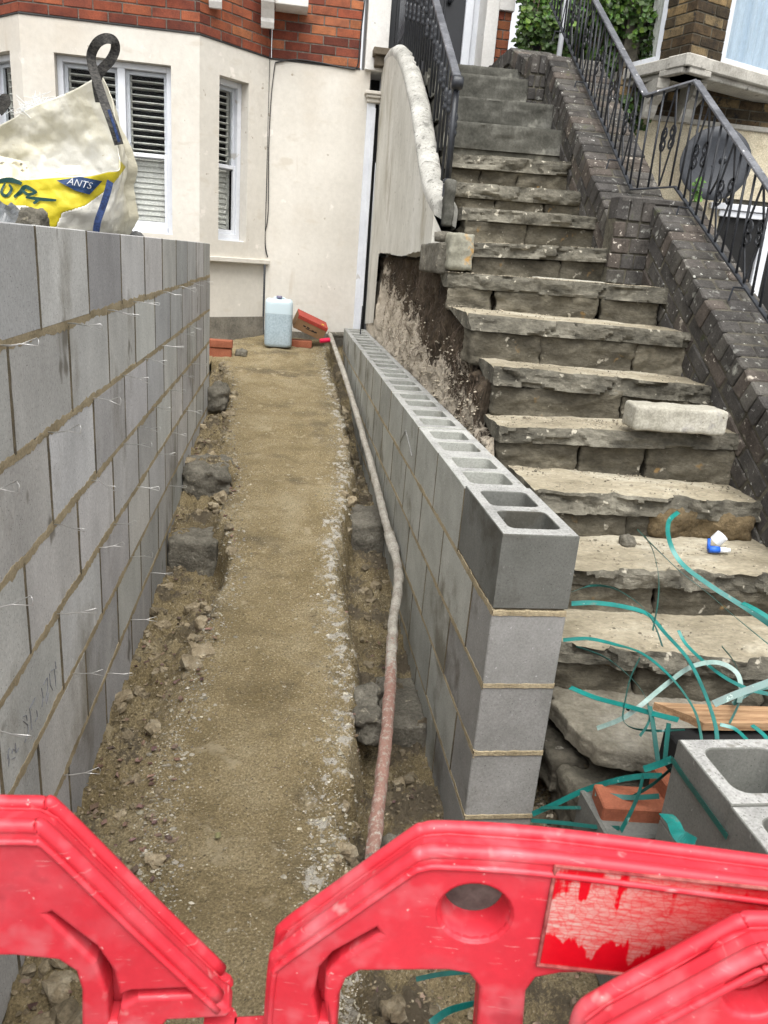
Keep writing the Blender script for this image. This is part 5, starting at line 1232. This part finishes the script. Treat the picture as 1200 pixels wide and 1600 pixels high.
# straps
def strapm(pts, wd, mat, name='lifting_strap'):
    mb = MB(); q = smooth_path([at(a, b, 1, y) for a, b, y in pts], 7); mb.ribbon(q, wd, (.5, -1, .1), .003, None); mb.build(name, mat, bg_)
strapm([(186, 226, 3.5), (176, 195, 3.50), (163, 160, 3.55), (152, 128, 3.58), (144, 102, 3.6), (143, 84, 3.6), (152, 67, 3.58), (166, 60, 3.58), (178, 64, 3.6), (180, 78, 3.62), (172, 95, 3.62), (158, 110, 3.62), (151, 128, 3.62), (156, 160, 3.62)], .036, m_strap)
strapm([(186, 222, 3.47), (178, 196, 3.47), (170, 172, 3.49)], .010, m_strapb)
strapm([(172, 284, 3.30), (168, 300, 3.26), (160, 325, 3.24), (153, 345, 3.22), (150, 362, 3.22)], .024, m_strapb)
mb = MB(); q = smooth_path([at(a, b, 1, 3.9) for a, b in ((-8, 175), (0, 160), (8, 152), (11, 158), (6, 168), (-2, 176))], 6); mb.ribbon(q, .03, (.3, -1, 0), .003); mb.build('lifting_strap', m_strap, bg_)
# frayed threads
mb = MB()
for i in range(60):
    px = rnd(25, 70); py = 178-(px-25)*.4; a = at(px, py, 1, 4.03); mb.tube([a, a+Vector((rnd(-.03, .03), 0, rnd(.0, .03))), a+Vector((rnd(-.06, .06), 0, rnd(-.02, .06)))], .0012, 4)
mb.build('frayed_threads', m_bagwhite, bg_)
# offcut in the bag and other rubbish on the wall top
mb = MB(); a = [at(83, 268, 1, 3.36), at(106, 274, 1, 3.33), at(128, 273, 1, 3.35), at(126, 258, 1, 3.45), at(104, 258, 1, 3.46)]; mb.add(a + [at(105, 265, 1, 3.38)], [(i, (i+1) % 5, 5) for i in range(5)])
o = mb.build('paper_scrap', m_cream, loc=tuple(a[0]), fix=False); tag(o, 'crumpled cream paper scrap lying in the mouth of the bulk bag', 'paper'); o.modifiers.new('t', 'SOLIDIFY').thickness = .002
# folded inner lining at left
P2 = []
for i in range(26):
    row = []
    for j in range(14):
        px = -70 + 115*i/25; py = 228 + 52*j/13 + (px+70)*.22; py = min(py, 281); y = 3.62 - .02*j + .06*fr(i*.3, j*.3, 1, 3); row.append(tuple(at(px, py, 1, y)))
    P2.append(row)
mb = MB(); mb.grid(P2); o = mb.build('folded_lining', m_cream, bg_, smooth=True, fix=False)
def heap(name, lab, cat, px0, px1, py0, y, hpx, mat, seed):
    """crumpled sheet lying on the fill"""
    a = at(px0, py0, 1, y); b = at(px1, py0, 1, y); Pp = []
    for i in range(37):
        row = []
        for j in range(15):
            u = i/36; v = j/14; x = a.x+(b.x-a.x)*u; yy = y-.05+.36*v; env = math.sin(math.pi*u)**.6*math.sin(math.pi*v)**.6
            h = hpx*y/1190; z = -.06 + env*(h*.75+.06 + h*.5*abs(fr(x*12+seed, yy*12, seed, 4))) + env*.015*fr(x*40, yy*40, seed, 2); row.append((x, yy, z))
        Pp.append(row)
    mb = MB(); mb.grid(Pp); tag(mb.build(name, mat, loc=((a.x+b.x)/2, y, -.06), fix=False), lab, cat)
heap('plastic_sheet', 'crumpled grey polythene lying on the wall right of the bulk bag', 'plastic sheet', 138, 232, 352, 3.75, 17, m_tarp, 2)
heap('plastic_sheet', 'black plastic sheet under the left side of the bulk bag', 'plastic sheet', -60, 42, 335, 2.7, 40, m_tarp, 7)
p = at(50, 338, 1, 2.75); stone('rubble_stone', 'rough grey concrete lump on the wall top in front of the bulk bag', 'stone', None, m_ccr, x0=p.x-.035, x1=p.x+.035, y0=2.72, y1=2.80, z0=-.03, z1=.07, amp=.018, fq=22, rnd_c=.02, res=.007, t=1.5)

# ================================================================ LOWER RIGHT: BLOCKS, BRICKS, STRAPS, PLANK
mk = lambda mb, nm, lab, loc, grp=None: tag(mb.build(nm, [m_blocktop, m_blockr], loc=loc), lab, 'concrete block', grp)
bl = at(1060, 1155, 2, -.95); fl = at(1165, 1310, 2, -.95); uy = (bl-fl); ly = uy.length
# stack of hollow blocks, axis aligned, long side along x
X0, Y1 = .893, 1.337; wd_ = .212
lab = [['hollow block on top of the pallet stack, at the back next to the green straps', 'hollow block on top of the stack, nearest the red barrier'], ['middle row block at the back of the stack with a green strap down its side', 'middle row block at the front of the stack'], ['bottom block of the stack at the back', 'bottom block of the stack at the front']]
for lv in range(3):
    for r in range(2):
        mb = MB(); y1 = Y1 - r*(wd_+.004) + (0, .002, -.002)[lv]; y0 = y1-wd_; zt = -.95 - lv*.2165; x0 = X0 - r*.004+(0, .001, -.001)[lv]; x1 = x0+.44
        e = .034; cells = [rrect(x0+.034, x0+.034+.165, y0+e, y1-e, .03), rrect(x1-.034-.165, x1-.034, y0+e, y1-e, .03)]
        vs, fs = curve_mesh([[(x0, y0), (x1, y0), (x1, y1), (x0, y1)]]+cells, .215, .003, 1); vs = [(v.x, v.y, v.z+zt-.1075) for v in vs]
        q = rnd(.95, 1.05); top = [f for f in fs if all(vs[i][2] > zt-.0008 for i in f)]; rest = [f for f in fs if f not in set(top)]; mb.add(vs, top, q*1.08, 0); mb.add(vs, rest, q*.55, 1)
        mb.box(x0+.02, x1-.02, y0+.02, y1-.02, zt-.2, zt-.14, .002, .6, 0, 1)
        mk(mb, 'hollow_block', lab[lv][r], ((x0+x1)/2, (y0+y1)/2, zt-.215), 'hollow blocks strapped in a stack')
# single block on edge by the brick
p = at(1030, 1262, 2, -1.30); mb = MB(); mb.box(.80, .885, 1.10, 1.32, -1.60, -1.27, .005, .6, .002, 1)
mk(mb, 'concrete_block', 'short grey block standing on end beside the orange brick', (.84, 1.2, -1.6))
mb = MB(); c = at(985, 1262, 1, 1.47); mb.cbox(c, (.085, .045, .032), .004, (Vector((1, -.12, 0)).normalized(), Vector((.12, 1, 0)).normalized(), Vector((0, 0, 1))), 1.0, .001)
tag(mb.build('brick', m_brickor, loc=tuple(c)), 'orange brick lying between the hollow wall and the block stack', 'brick')
mb = MB(); c = at(1037, 1226, 1, 1.50); mb.cbox(c, (.018, .04, .03), .004, None, 1.1); tag(mb.build('brick', m_brickor, loc=tuple(c)), 'corner of an orange brick tucked behind the block stack', 'brick')
mb = MB(); c = at(985, 1300, 1, 1.45); mb.box(c.x-.10, c.x+.12, 1.38, 1.56, -1.62, c.z+.05, .006, .42, .003, 1); mk(mb, 'concrete_block', 'grey block lying flat under the orange brick', (c.x, 1.45, -1.6))
# plank
mb = MB(); pc = [at(a, b, 2, -1.06) for a, b in ((1022, 1097), (1110, 1101), (1200, 1104), (1290, 1106), (1290, 1130), (1200, 1130), (1100, 1130), (1078, 1118))]
V_ = [p for p in pc]+[p-Vector((0, 0, .022)) for p in pc]; n = 8; mb.add(V_, [tuple(range(n)), tuple(range(2*n-1, n-1, -1))]+[(i, (i+1) % n, n+(i+1) % n, n+i) for i in range(n)])
tag(mb.build('plank', m_wood, loc=tuple(pc[0])), 'splintered bare wooden plank lying across the straps above the block stack', 'plank')
mb = MB(); mb.box(1.02, 1.75, 1.44, 1.60, -1.32, -1.10, .004, .5); tag(mb.build('void_filler', m_dark, loc=(1.3, 1.5, -1.3)), 'dark timber added for the shaded void under the plank behind the stack', 'filler')  # near-black box added to stand in for the shade beneath the plank
# blue and white plastic connector on the step
cz = steps[1][0].z; cn = thing('pipe_connector', 'small blue and white plastic connector lying on a stone step', 'connector', tuple(at(1122, 862, 2, cz)))
c = at(1118, 846, 2, cz+.03); mb = MB(); mb.lathe(c, [(0, 0), (.024, 0), (.024, .035), (.019, .035), (.019, .004), (0, .004)], 20, axis=(.5, -.3, .9)); mb.build('white_collar', m_whplas, cn, smooth=False)
mb = MB(); d0 = at(1107, 858, 2, cz+.018); d1 = at(1140, 860, 2, cz+.018); mb.tube([d0, d0.lerp(d1, .5)], .013, 14); mb.tube([at(1108, 842, 2, cz+.05), d0], .006, 10); mb.build('blue_sleeve', m_blueplas, cn, smooth=True)
mb = MB(); mb.tube([d0.lerp(d1, .5), d1], [.011, .009], 14); mb.build('clear_spout', m_whplas, cn, smooth=True)

# green plastic strapping: (px, py, y) control points, y = distance from the camera measured against the step each one touches
def sp3(pts, wd, lab, tw=None, nrm=(0, -.8, 1), mat=None):
    mb = MB(); q = smooth_path([at(a, b, 1, y) for a, b, y in pts], 9); mb.ribbon(q, wd*1.12, nrm, .0006, tw)
    if mat is None and ('dark' in lab or 'thin ' in lab[:6] or 'narrow' in lab or 'dusty' in lab): mat = m_greend
    o = mb.build('plastic_strap', mat or m_green, loc=tuple(q[0]))
    tag(o, lab, 'strap', 'green plastic strapping over the steps')
sp3([(1060, 800, 2.50), (1045, 815, 2.42), (1046, 845, 2.30), (1065, 880, 2.22), (1110, 915, 2.12), (1165, 950, 2.02), (1215, 985, 1.92)], .014, 'wide green strap curling off the broken step at the right edge', .6)
sp3([(996, 828, 2.42), (1020, 852, 2.3), (1062, 892, 2.2), (1110, 930, 2.1), (1150, 965, 2.0), (1205, 1010, 1.9)], .006, 'narrow dark strap running beside the wide one to the right edge', 1.0, (1, 0, .2))
sp3([(1160, 942, 2.0), (1185, 955, 1.95), (1215, 975, 1.9)], .016, 'bright end of a green strap at the right edge of the steps', 0)
sp3([(893, 943, 2.05), (930, 942, 2.02), (975, 948, 1.97), (1012, 960, 1.92), (1040, 990, 1.82), (1075, 1030, 1.70), (1100, 1080, 1.57), (1117, 1130, 1.45), (1121, 1165, 1.38)], .015, 'wide turquoise strap arching from behind the hollow wall down to the block stack', -.5)
sp3([(893, 925, 2.1), (925, 915, 2.08), (960, 920, 2.0), (1000, 945, 1.9), (1022, 975, 1.82), (1035, 1010, 1.75)], .006, 'thin dark strap arching over the wide turquoise one', .8, (1, -.4, .2))
sp3([(1008, 838, 2.35), (1020, 860, 2.2), (1029, 900, 2.05), (1028, 940, 1.95), (1020, 985, 1.85)], .005, 'thin strap hanging almost straight down from the third step', .8, (1, -.4, 0))
sp3([(880, 1000, 2.0), (920, 998, 1.97), (965, 1008, 1.9), (1005, 1022, 1.8), (1050, 1060, 1.68), (1085, 1110, 1.52), (1098, 1165, 1.38)], .011, 'turquoise strap arching in front of the second step down to the block stack', -.5)
sp3([(891, 1074, 1.83), (930, 1090, 1.76), (975, 1102, 1.68), (1020, 1115, 1.60), (1060, 1125, 1.54)], .013, 'pale turquoise strap running right across the jagged slab', .2)
sp3([(933, 1138, 1.70), (980, 1118, 1.66), (1040, 1070, 1.68), (1080, 1042, 1.70), (1120, 1035, 1.72), (1150, 1050, 1.70), (1158, 1075, 1.66), (1155, 1098, 1.6)], .011, 'pale faded strap crossing diagonally over the bottom steps', .7, (0, -.8, 1), M('faded_strap', (.16, .27, .24), (.30, .40, .37), s=9, rough=.4, bump=0, spec=.6))
sp3([(1000, 1028, 1.8), (985, 1060, 1.74), (976, 1100, 1.68), (974, 1125, 1.64), (990, 1138, 1.6), (1030, 1142, 1.56), (1070, 1140, 1.54)], .006, 'dark thin strap bent round in a hook on the jagged slab', 1.0, (1, -.5, .2))
sp3([(1015, 1103, 1.62), (1020, 1130, 1.58), (1024, 1160, 1.54), (1028, 1190, 1.5)], .012, 'dusty green strap hanging upright left of the stack, the longer one', 0, (0, -1, .2))
sp3([(1045, 1130, 1.52), (1042, 1155, 1.5), (1039, 1188, 1.47)], .011, 'short dusty green strap upright beside the corner of the stack', 0, (0, -1, .2))
sp3([(1006, 1202, 1.44), (1030, 1194, 1.42), (1050, 1186, 1.4)], .014, 'short piece of green strap lying across the stack corner', 0)
sp3([(832, 1272, 1.62), (870, 1255, 1.58), (910, 1236, 1.55), (960, 1220, 1.5), (1000, 1213, 1.47), (1035, 1212, 1.44)], .012, 'turquoise strap rising from the foot of the hollow wall toward the stack', .4)
sp3([(830, 1282, 1.56), (880, 1286, 1.5), (930, 1292, 1.44), (968, 1294, 1.4)], .009, 'thin turquoise strap lying low in front of the orange brick', .2)
sp3([(1005, 1212, 1.42), (998, 1240, 1.38), (985, 1270, 1.33), (970, 1298, 1.28)], .010, 'dark green strap crossing in front of the orange brick', .3, (.6, -1, .4))
sp3([(930, 1240, 1.5), (980, 1246, 1.46), (1030, 1244, 1.42)], .011, 'dark strap running behind the orange brick', .2)
sp3([(1049, 1185, 1.337), (1070, 1216, 1.28), (1100, 1258, 1.19), (1136, 1308, 1.10)], .011, 'dark green strap tight down the side of the block stack', 0, (-1, -.2, .1))
sp3([(1115, 1100, 1.55), (1150, 1085, 1.56), (1205, 1065, 1.56)], .016, 'dusty green strap at right rising above the plank', 0)
sp3([(1145, 1100, 1.62), (1175, 1080, 1.64), (1210, 1072, 1.64)], .010, 'thin strap curving above the right end of the plank', .3)
sp3([(1125, 1132, 1.46), (1150, 1140, 1.44), (1175, 1165, 1.38)], .008, 'bright thin strap curving out from under the plank', .4)
sp3([(1175, 1133, 1.46), (1195, 1150, 1.42), (1205, 1170, 1.38)], .010, 'bright turquoise strap at the right edge below the plank', .3)
sp3([(1040, 1272, 1.05), (1052, 1285, 1.02), (1062, 1305, .98), (1085, 1320, .95)], .022, 'crumpled turquoise strap end just behind the red barrier', .8)
sp3([(650, 1530, 1.12), (690, 1522, 1.14), (735, 1518, 1.16)], .008, 'thin green strap on the ground seen under the red barrier', .2)
sp3([(900, 1010, 1.98), (950, 1030, 1.9), (1000, 1075, 1.75), (1015, 1120, 1.6), (1000, 1150, 1.55)], .006, 'very fine dark loop of strap between the two lowest steps', .9, (1, -.4, .2), m_greend)
sp3([(1060, 985, 1.9), (1075, 1010, 1.85), (1120, 1050, 1.72), (1165, 1075, 1.64), (1205, 1085, 1.6)], .009, 'turquoise strap sagging down over the second step toward the plank', .5)
sp3([(1128, 1010, 1.9), (1150, 1040, 1.8), (1158, 1085, 1.66), (1140, 1130, 1.52)], .005, 'thin upright strap bending behind the plank', .9, (1, -.4, .2), m_greend)
sp3([(845, 1262, 1.6), (900, 1262, 1.54), (950, 1262, 1.5), (1010, 1232, 1.44), (1050, 1200, 1.4)], .007, 'slack dark strap running over the orange brick', .6, (0, -.8, 1), m_greend)
sp3([(672, 1600, .98), (700, 1580, 1.0), (740, 1568, 1.02)], .012, 'crumpled turquoise strap on the ground under the barrier', .9)

# ================================================================ RED BARRIERS
def barrier(label, A, Bd, top, outl, holes=(), slots=(), th=.045, ledge=None, lamp=None, panelr=None, feet=()):
    """A: a point of the back plane, Bd: direction along the barrier. Outlines are pixels measured on that plane"""
    A = Vector(A); u = Vector((*Bd, 0)).normalized(); n = Vector((-u.y, u.x, 0)); Z = Vector((0, 0, 1))   # n points away from the camera
    def uz(px, py, off=0.0):
        v = at(px, py, 1, 1.0); A2 = A - n*off; den = v.dot(n); k = A2.dot(n)/den; p = v*k; return ((p-A2).dot(u), p.z)
    def world(x, z, d): return A + u*x + n*d + Z*z - Z*A.z
    root = thing('plastic_barrier', label, 'barrier', tuple(Vector((A.x, A.y, -1.58)) + u*.2), 'red plastic barriers')
    O = [uz(*p[:2], (th if len(p) > 2 and p[2] == 'f' else 0)) if p[0] != 'm' else (p[1], p[2]) for p in outl]
    H = [[uz(px, py, th) for px, py in h] for h in holes]
    def add(name, ols, d0, d1, bev, mat=m_red):
        vs, fs = curve_mesh(ols, d1-d0, bev, 3); mb = MB(); mb.add([world(v.x, v.y, v.z + (d0+d1)/2) for v in vs], fs); return mb.build(name, mat, root, smooth=False)
    SL = [[uz(px, py, th) for px, py in h] for h in slots]
    if lamp:
        c = uz(*lamp[:2], th); r = lamp[2]; H = H + [[(c[0]+r*math.cos(a*.2618), c[1]+r*math.sin(a*.2618)) for a in range(24)]]
    b = add('body', [O]+H, -th+.0305, -.002, .004)
    fr_ = add('front_skin', [O]+H+SL, -th, -th+.030, .005); 
    for o in (b, fr_): 
        for p in o.data.polygons: p.use_smooth = False
    # raised lips round the top edge, front and back
    tp = [uz(*p) for p in top]
    for d in (-th+.006, -.006):
        mb = MB(); q = smooth_path([world(x, z-.001, d) for x, z in tp], 6); mb.tube(q, .0075, 10); mb.build('top_rim', m_red, root, smooth=True)
    mb = MB(); q = smooth_path([world(x, z-.014, -th-.001) for x, z in tp], 6); mb.tube(q, .0035, 8); mb.build('moulded_ridge', m_red, root, smooth=True)
    if panelr:
        x0, x1, z0, z1 = panelr
        V4 = lambda a, b, d: world(a, b, d)
        for nm, (a0, a1, b0, b1, dd, mat) in {'reflective_sheet': (x0, x1, z0, z1, -.0015, m_wbar)}.items():
            mb = MB(); ny = 2; mb.add([V4(a0, b0, -th+dd), V4(a1, b0, -th+dd), V4(a1, b1, -th+dd), V4(a0, b1, -th+dd)], [(0, 1, 2, 3)]); mb.build(nm, mat, root, fix=False)
        mb = MB()
        for (a0, a1, b0, b1) in ((x0-.004, x1+.004, z1, z1+.003), (x0-.004, x1+.004, z0-.004, z0), (x0-.004, x0, z0, z1)):
            c = (world(a0, b0, -th-.002)+world(a1, b1, -th-.002))/2; mb.cbox(c, ((a1-a0)/2, .002, (b1-b0)/2), .0008, (u, n, Z))
        mb.build('sheet_surround', m_wbar2, root)
    for (x0, x1) in ():
        mb = MB(); c = world((x0+x1)/2, -1.56, -th/2); mb.cbox(c, ((x1-x0)/2, .22, .025), .01, (u, n, Z)); mb.build('foot', m_dark, root)
    return root, world, uz
m_wbar2 = M('sheet_edge_dirt', (.22, .015, .02), (.38, .14, .12), s=30, bump=0)
# worn sheet: pale scoured patch with vertical runs (its own wear, not light)
def wear(m):
    n = m.node_tree.nodes; l = m.node_tree.links; b = n['Principled BSDF']; src = b.inputs['Base Color'].links[0].from_socket
    tc = n.new('ShaderNodeTexCoord'); mp = n.new('ShaderNodeMapping'); mp.inputs['Scale'].default_value = (95, 95, 9); l.new(tc.outputs['Object'], mp.inputs[0])
    a = n.new('ShaderNodeTexNoise'); a.inputs['Scale'].default_value = 1; a.inputs['Detail'].default_value = 5; l.new(mp.outputs[0], a.inputs['Vector'])
    v = n.new('ShaderNodeTexVoronoi'); v.feature = 'DISTANCE_TO_EDGE'; v.inputs['Scale'].default_value = 120; l.new(tc.outputs['Object'], v.inputs['Vector'])
    sx = n.new('ShaderNodeSeparateXYZ'); l.new(tc.outputs['Object'], sx.inputs[0]); n5 = n.new('ShaderNodeTexNoise'); n5.inputs['Scale'].default_value = 22; n5.inputs['Detail'].default_value = 4; l.new(tc.outputs['Object'], n5.inputs['Vector'])
    zz = n.new('ShaderNodeMapRange'); zz.inputs[1].default_value = WZ0; zz.inputs[2].default_value = WZ0+.085; l.new(sx.outputs[2], zz.inputs[0])   # band height
    zc = n.new('ShaderNodeValToRGB'); e = zc.color_ramp.elements; e[0].position = 0; e[0].color = (0, 0, 0, 1); e[1].position = 1; e[1].color = (.38, .38, .38, 1)
    for p, c in ((.30, .10), (.5, .38), (.72, .55)): k = e.new(p); k.color = (c, c, c, 1)
    l.new(zz.outputs[0], zc.inputs[0])
    s1 = n.new('ShaderNodeMath'); s1.operation = 'ADD'; l.new(zc.outputs[0], s1.inputs[0]); l.new(n5.outputs[0], s1.inputs[1])
    s2 = n.new('ShaderNodeMath'); s2.operation = 'MULTIPLY_ADD'; s2.inputs[1].default_value = .95; l.new(a.outputs[0], s2.inputs[0]); l.new(s1.outputs[0], s2.inputs[2])
    r = n.new('ShaderNodeValToRGB'); r.color_ramp.elements[0].position = .93; r.color_ramp.elements[1].position = 1.0; r.color_ramp.elements[0].color = (0, 0, 0, 1)
    r.color_ramp.elements[1].color = (1, 1, 1, 1)
    sb = n.new('ShaderNodeMath'); sb.operation = 'SUBTRACT'; sb.inputs[1].default_value = .24; l.new(s2.outputs[0], sb.inputs[0]); l.new(sb.outputs[0], r.inputs[0])
    xr = n.new('ShaderNodeMapRange'); xr.inputs[1].default_value = WX0+.02; xr.inputs[2].default_value = WX0+.18; xr.inputs[3].default_value = 1; xr.inputs[4].default_value = .12; l.new(sx.outputs[0], xr.inputs[0])
    n6 = n.new('ShaderNodeTexNoise'); n6.inputs['Scale'].default_value = 1; n6.inputs['Detail'].default_value = 6; mp2 = n.new('ShaderNodeMapping'); mp2.inputs['Scale'].default_value = (60, 60, 420); l.new(tc.outputs['Object'], mp2.inputs[0]); l.new(mp2.outputs[0], n6.inputs['Vector'])
    r6 = n.new('ShaderNodeValToRGB'); r6.color_ramp.elements[0].position = .38; r6.color_ramp.elements[0].color = (.25, .25, .25, 1); r6.color_ramp.elements[1].position = .62; r6.color_ramp.elements[1].color = (.85, .85, .85, 1); l.new(n6.outputs[0], r6.inputs[0])
    vr = n.new('ShaderNodeMapRange'); vr.inputs[1].default_value = .0; vr.inputs[2].default_value = .08; vr.inputs[3].default_value = .45; vr.inputs[4].default_value = 1; l.new(v.outputs[0], vr.inputs[0])
    last = r.outputs[0]
    for q_ in (xr.outputs[0], r6.outputs[0], vr.outputs[0]):
        mm = n.new('ShaderNodeMath'); mm.operation = 'MULTIPLY'; l.new(last, mm.inputs[0]); l.new(q_, mm.inputs[1]); last = mm.outputs[0]
    mx = n.new('ShaderNodeMix'); mx.data_type = 'RGBA'; l.new(last, mx.inputs[0]); l.new(src, mx.inputs[6]); mx.inputs[7].default_value = (.55, .43, .38, 1); l.new(mx.outputs[2], b.inputs['Base Color'])
# main barrier (right)
A1 = (.187, .632, -.55); D1 = (.983, -.182)
pr = []
top1 = [(432, 1560), (436, 1500), (441, 1454), (452, 1436), (540, 1372), (642, 1299), (662, 1289), (700, 1286), (860, 1297), (1200, 1340), (1500, 1381)]
out1 = [('m', -.145, -1.56), ('m', -.150, -1.0), (426, 1600), (433, 1530), (441, 1450), (452, 1436), (540, 1372), (642, 1299), (662, 1289), (700, 1286), (860, 1297), (1030, 1318), (1200, 1340), (1500, 1381),
        ('m', 1.10, -.55), ('m', 1.25, -.62), ('m', 1.25, -1.56), ('m', 1.18, -1.56), ('m', 1.18, -1.30), ('m', -.06, -1.30), ('m', -.06, -1.56)]
hl = [[(522, 1640), (528, 1560), (540, 1532), (562, 1519), (700, 1518), (733, 1524), (749, 1545), (742, 1640), (735, 1800), (510, 1800)],
      [(812, 1800), (815, 1640), (822, 1552), (838, 1530), (875, 1523), (1010, 1520), (1150, 1522), (1190, 1545), (1195, 1640), (1195, 1800)]]
sl1 = [[(498, 1600), (490, 1560), (498, 1515), (520, 1490), (588, 1452), (594, 1460), (530, 1500), (508, 1525), (505, 1560), (512, 1600)]]
WZ0 = 0.0
r1, w1, uz1 = barrier('red plastic barrier in the middle with a round lamp hole and a worn reflective sheet', A1, D1, top1, out1, hl, sl1, lamp=(742, 1428, .036), panelr=None, feet=((-.12, -.02), (1.15, 1.22)))
a = uz1(872, 1350, .045); b = uz1(848, 1508, .045)
x0, z1_, z0_ = a[0], a[1]-.002, b[1]+.004
mb = MB(); th = .045
mb.add([w1(x0, z0_, -th-.0015), w1(x0+.42, z0_, -th-.0015), w1(x0+.42, z1_, -th-.0015), w1(x0, z1_, -th-.0015)], [(0, 1, 2, 3)])
sh = mb.build('reflective_sheet', m_wbar, r1, fix=False); WZ0 = z0_ - r1['_o'][2]; WX0 = w1(x0, 0, -th).x - r1['_o'][0]; wear(m_wbar)
mb = MB(); u_ = Vector((*D1, 0)).normalized(); n_ = Vector((-u_.y, u_.x, 0))
for (a0, a1, b0, b1) in ((x0-.004, x0+.425, z1_, z1_+.0025), (x0-.004, x0+.425, z0_-.0035, z0_-.0002), (x0-.004, x0-.0008, z0_, z1_)):
    mb.cbox((w1(a0, b0, -th-.002)+w1(a1, b1, -th-.002))/2, ((a1-a0)/2, .002, (b1-b0)/2), .0007, (u_, n_, Vector((0, 0, 1))))
mb.build('sheet_surround', m_wbar2, r1)
# lamp hole lining
c = uz1(742, 1428, .045); P = []
for k in range(33):
    a_ = 2*math.pi*k/32; P.append([w1(c[0]+rr_*math.cos(a_), c[1]+rr_*math.sin(a_), d) for rr_, d in ((.039, -th-.0004), (.0365, -th+.003), (.033, -th+.02), (.031, -.006))])
mb = MB(); mb.grid(P); mb.build('lamp_socket', m_red, r1, smooth=True, fix=False)
mb = MB(); q_ = [w1(c[0]+.0335*math.cos(2*math.pi*k/32), c[1]+.0335*math.sin(2*math.pi*k/32), -.010) for k in range(32)]; mb.add(q_, [tuple(range(32))]); mb.build('socket_floor', M('grimy_socket', (.07, .062, .055), (.14, .125, .11), s=30, bump=.3), r1, fix=False)
# left barrier
A2 = (0, .680, -.55); D2 = (1, .0)
top2 = [(-300, 1235), (0, 1246), (70, 1248), (97, 1262), (230, 1395), (346, 1508)]
out2 = [('m', -1.0, -.55), (-300, 1235), (0, 1246), (70, 1248), (97, 1262), (230, 1395), (348, 1510), ('m', -.034, -.796), ('m', -.031, -.803), ('m', -.036, -.811), ('m', -.100, -.811), ('m', -.110, -.83), ('m', -.110, -1.56), ('m', -.17, -1.56), ('m', -.17, -1.30), ('m', -1.0, -1.30)]
h2 = [[(-120, 1497), (20, 1495), (90, 1502), (118, 1520), (127, 1550), (128, 1800), (-120, 1800)]]
s2 = [[(72, 1430), (80, 1427), (150, 1480), (178, 1520), (186, 1557), (205, 1550), (290, 1546), (302, 1550), (298, 1557), (215, 1560), (188, 1575), (182, 1600), (170, 1600), (168, 1555), (150, 1505)]]
barrier('red plastic barrier at the left with a sloping shoulder and scuffed face', A2, D2, top2, out2, h2, s2, feet=((-.22, -.12),))
# right front barrier
A3_ = (.418, .497, -.55); D3 = (.99, -.08)
top3 = [(895, 1620), (905, 1572), (940, 1545), (1040, 1490), (1130, 1441), (1155, 1430), (1200, 1427), (1500, 1440)]
out3 = [('m', -.20, -1.56), ('m', -.20, -1.0), (893, 1640), (905, 1572), (940, 1545), (1040, 1490), (1130, 1441), (1155, 1430), (1200, 1427), (1500, 1440), ('m', .9, -.55), ('m', .9, -1.56), ('m', .83, -1.56), ('m', .83, -1.30), ('m', -.13, -1.30), ('m', -.13, -1.56)]
barrier('red plastic barrier nearest the camera at the lower right corner', A3_, D3, top3, out3, [[(1060, 1900), (1080, 1760), (1120, 1730), (1400, 1740), (1400, 1900)]], [], lamp=(1188, 1548, .032), feet=((-.19, -.10),))
# hinge between the left and middle barriers
mb = MB(); hp = at(345, 1590, 1, .66); mb.tube([(hp.x, .655, hp.z+.004), (hp.x, .655, -1.5)], .019, 14)
q = at(405, 1585, 1, .66); mb.box(hp.x+.012, q.x+.02, .635, .66, hp.z-.02, hp.z+.004, .004); tag(mb.build('hinge_pin', m_red, loc=(hp.x, .655, -1.5), smooth=False), 'red round hinge joining the left and middle barriers', 'hinge')
for o in list(D.objects):
    if '_o' in o.keys(): del o['_o']
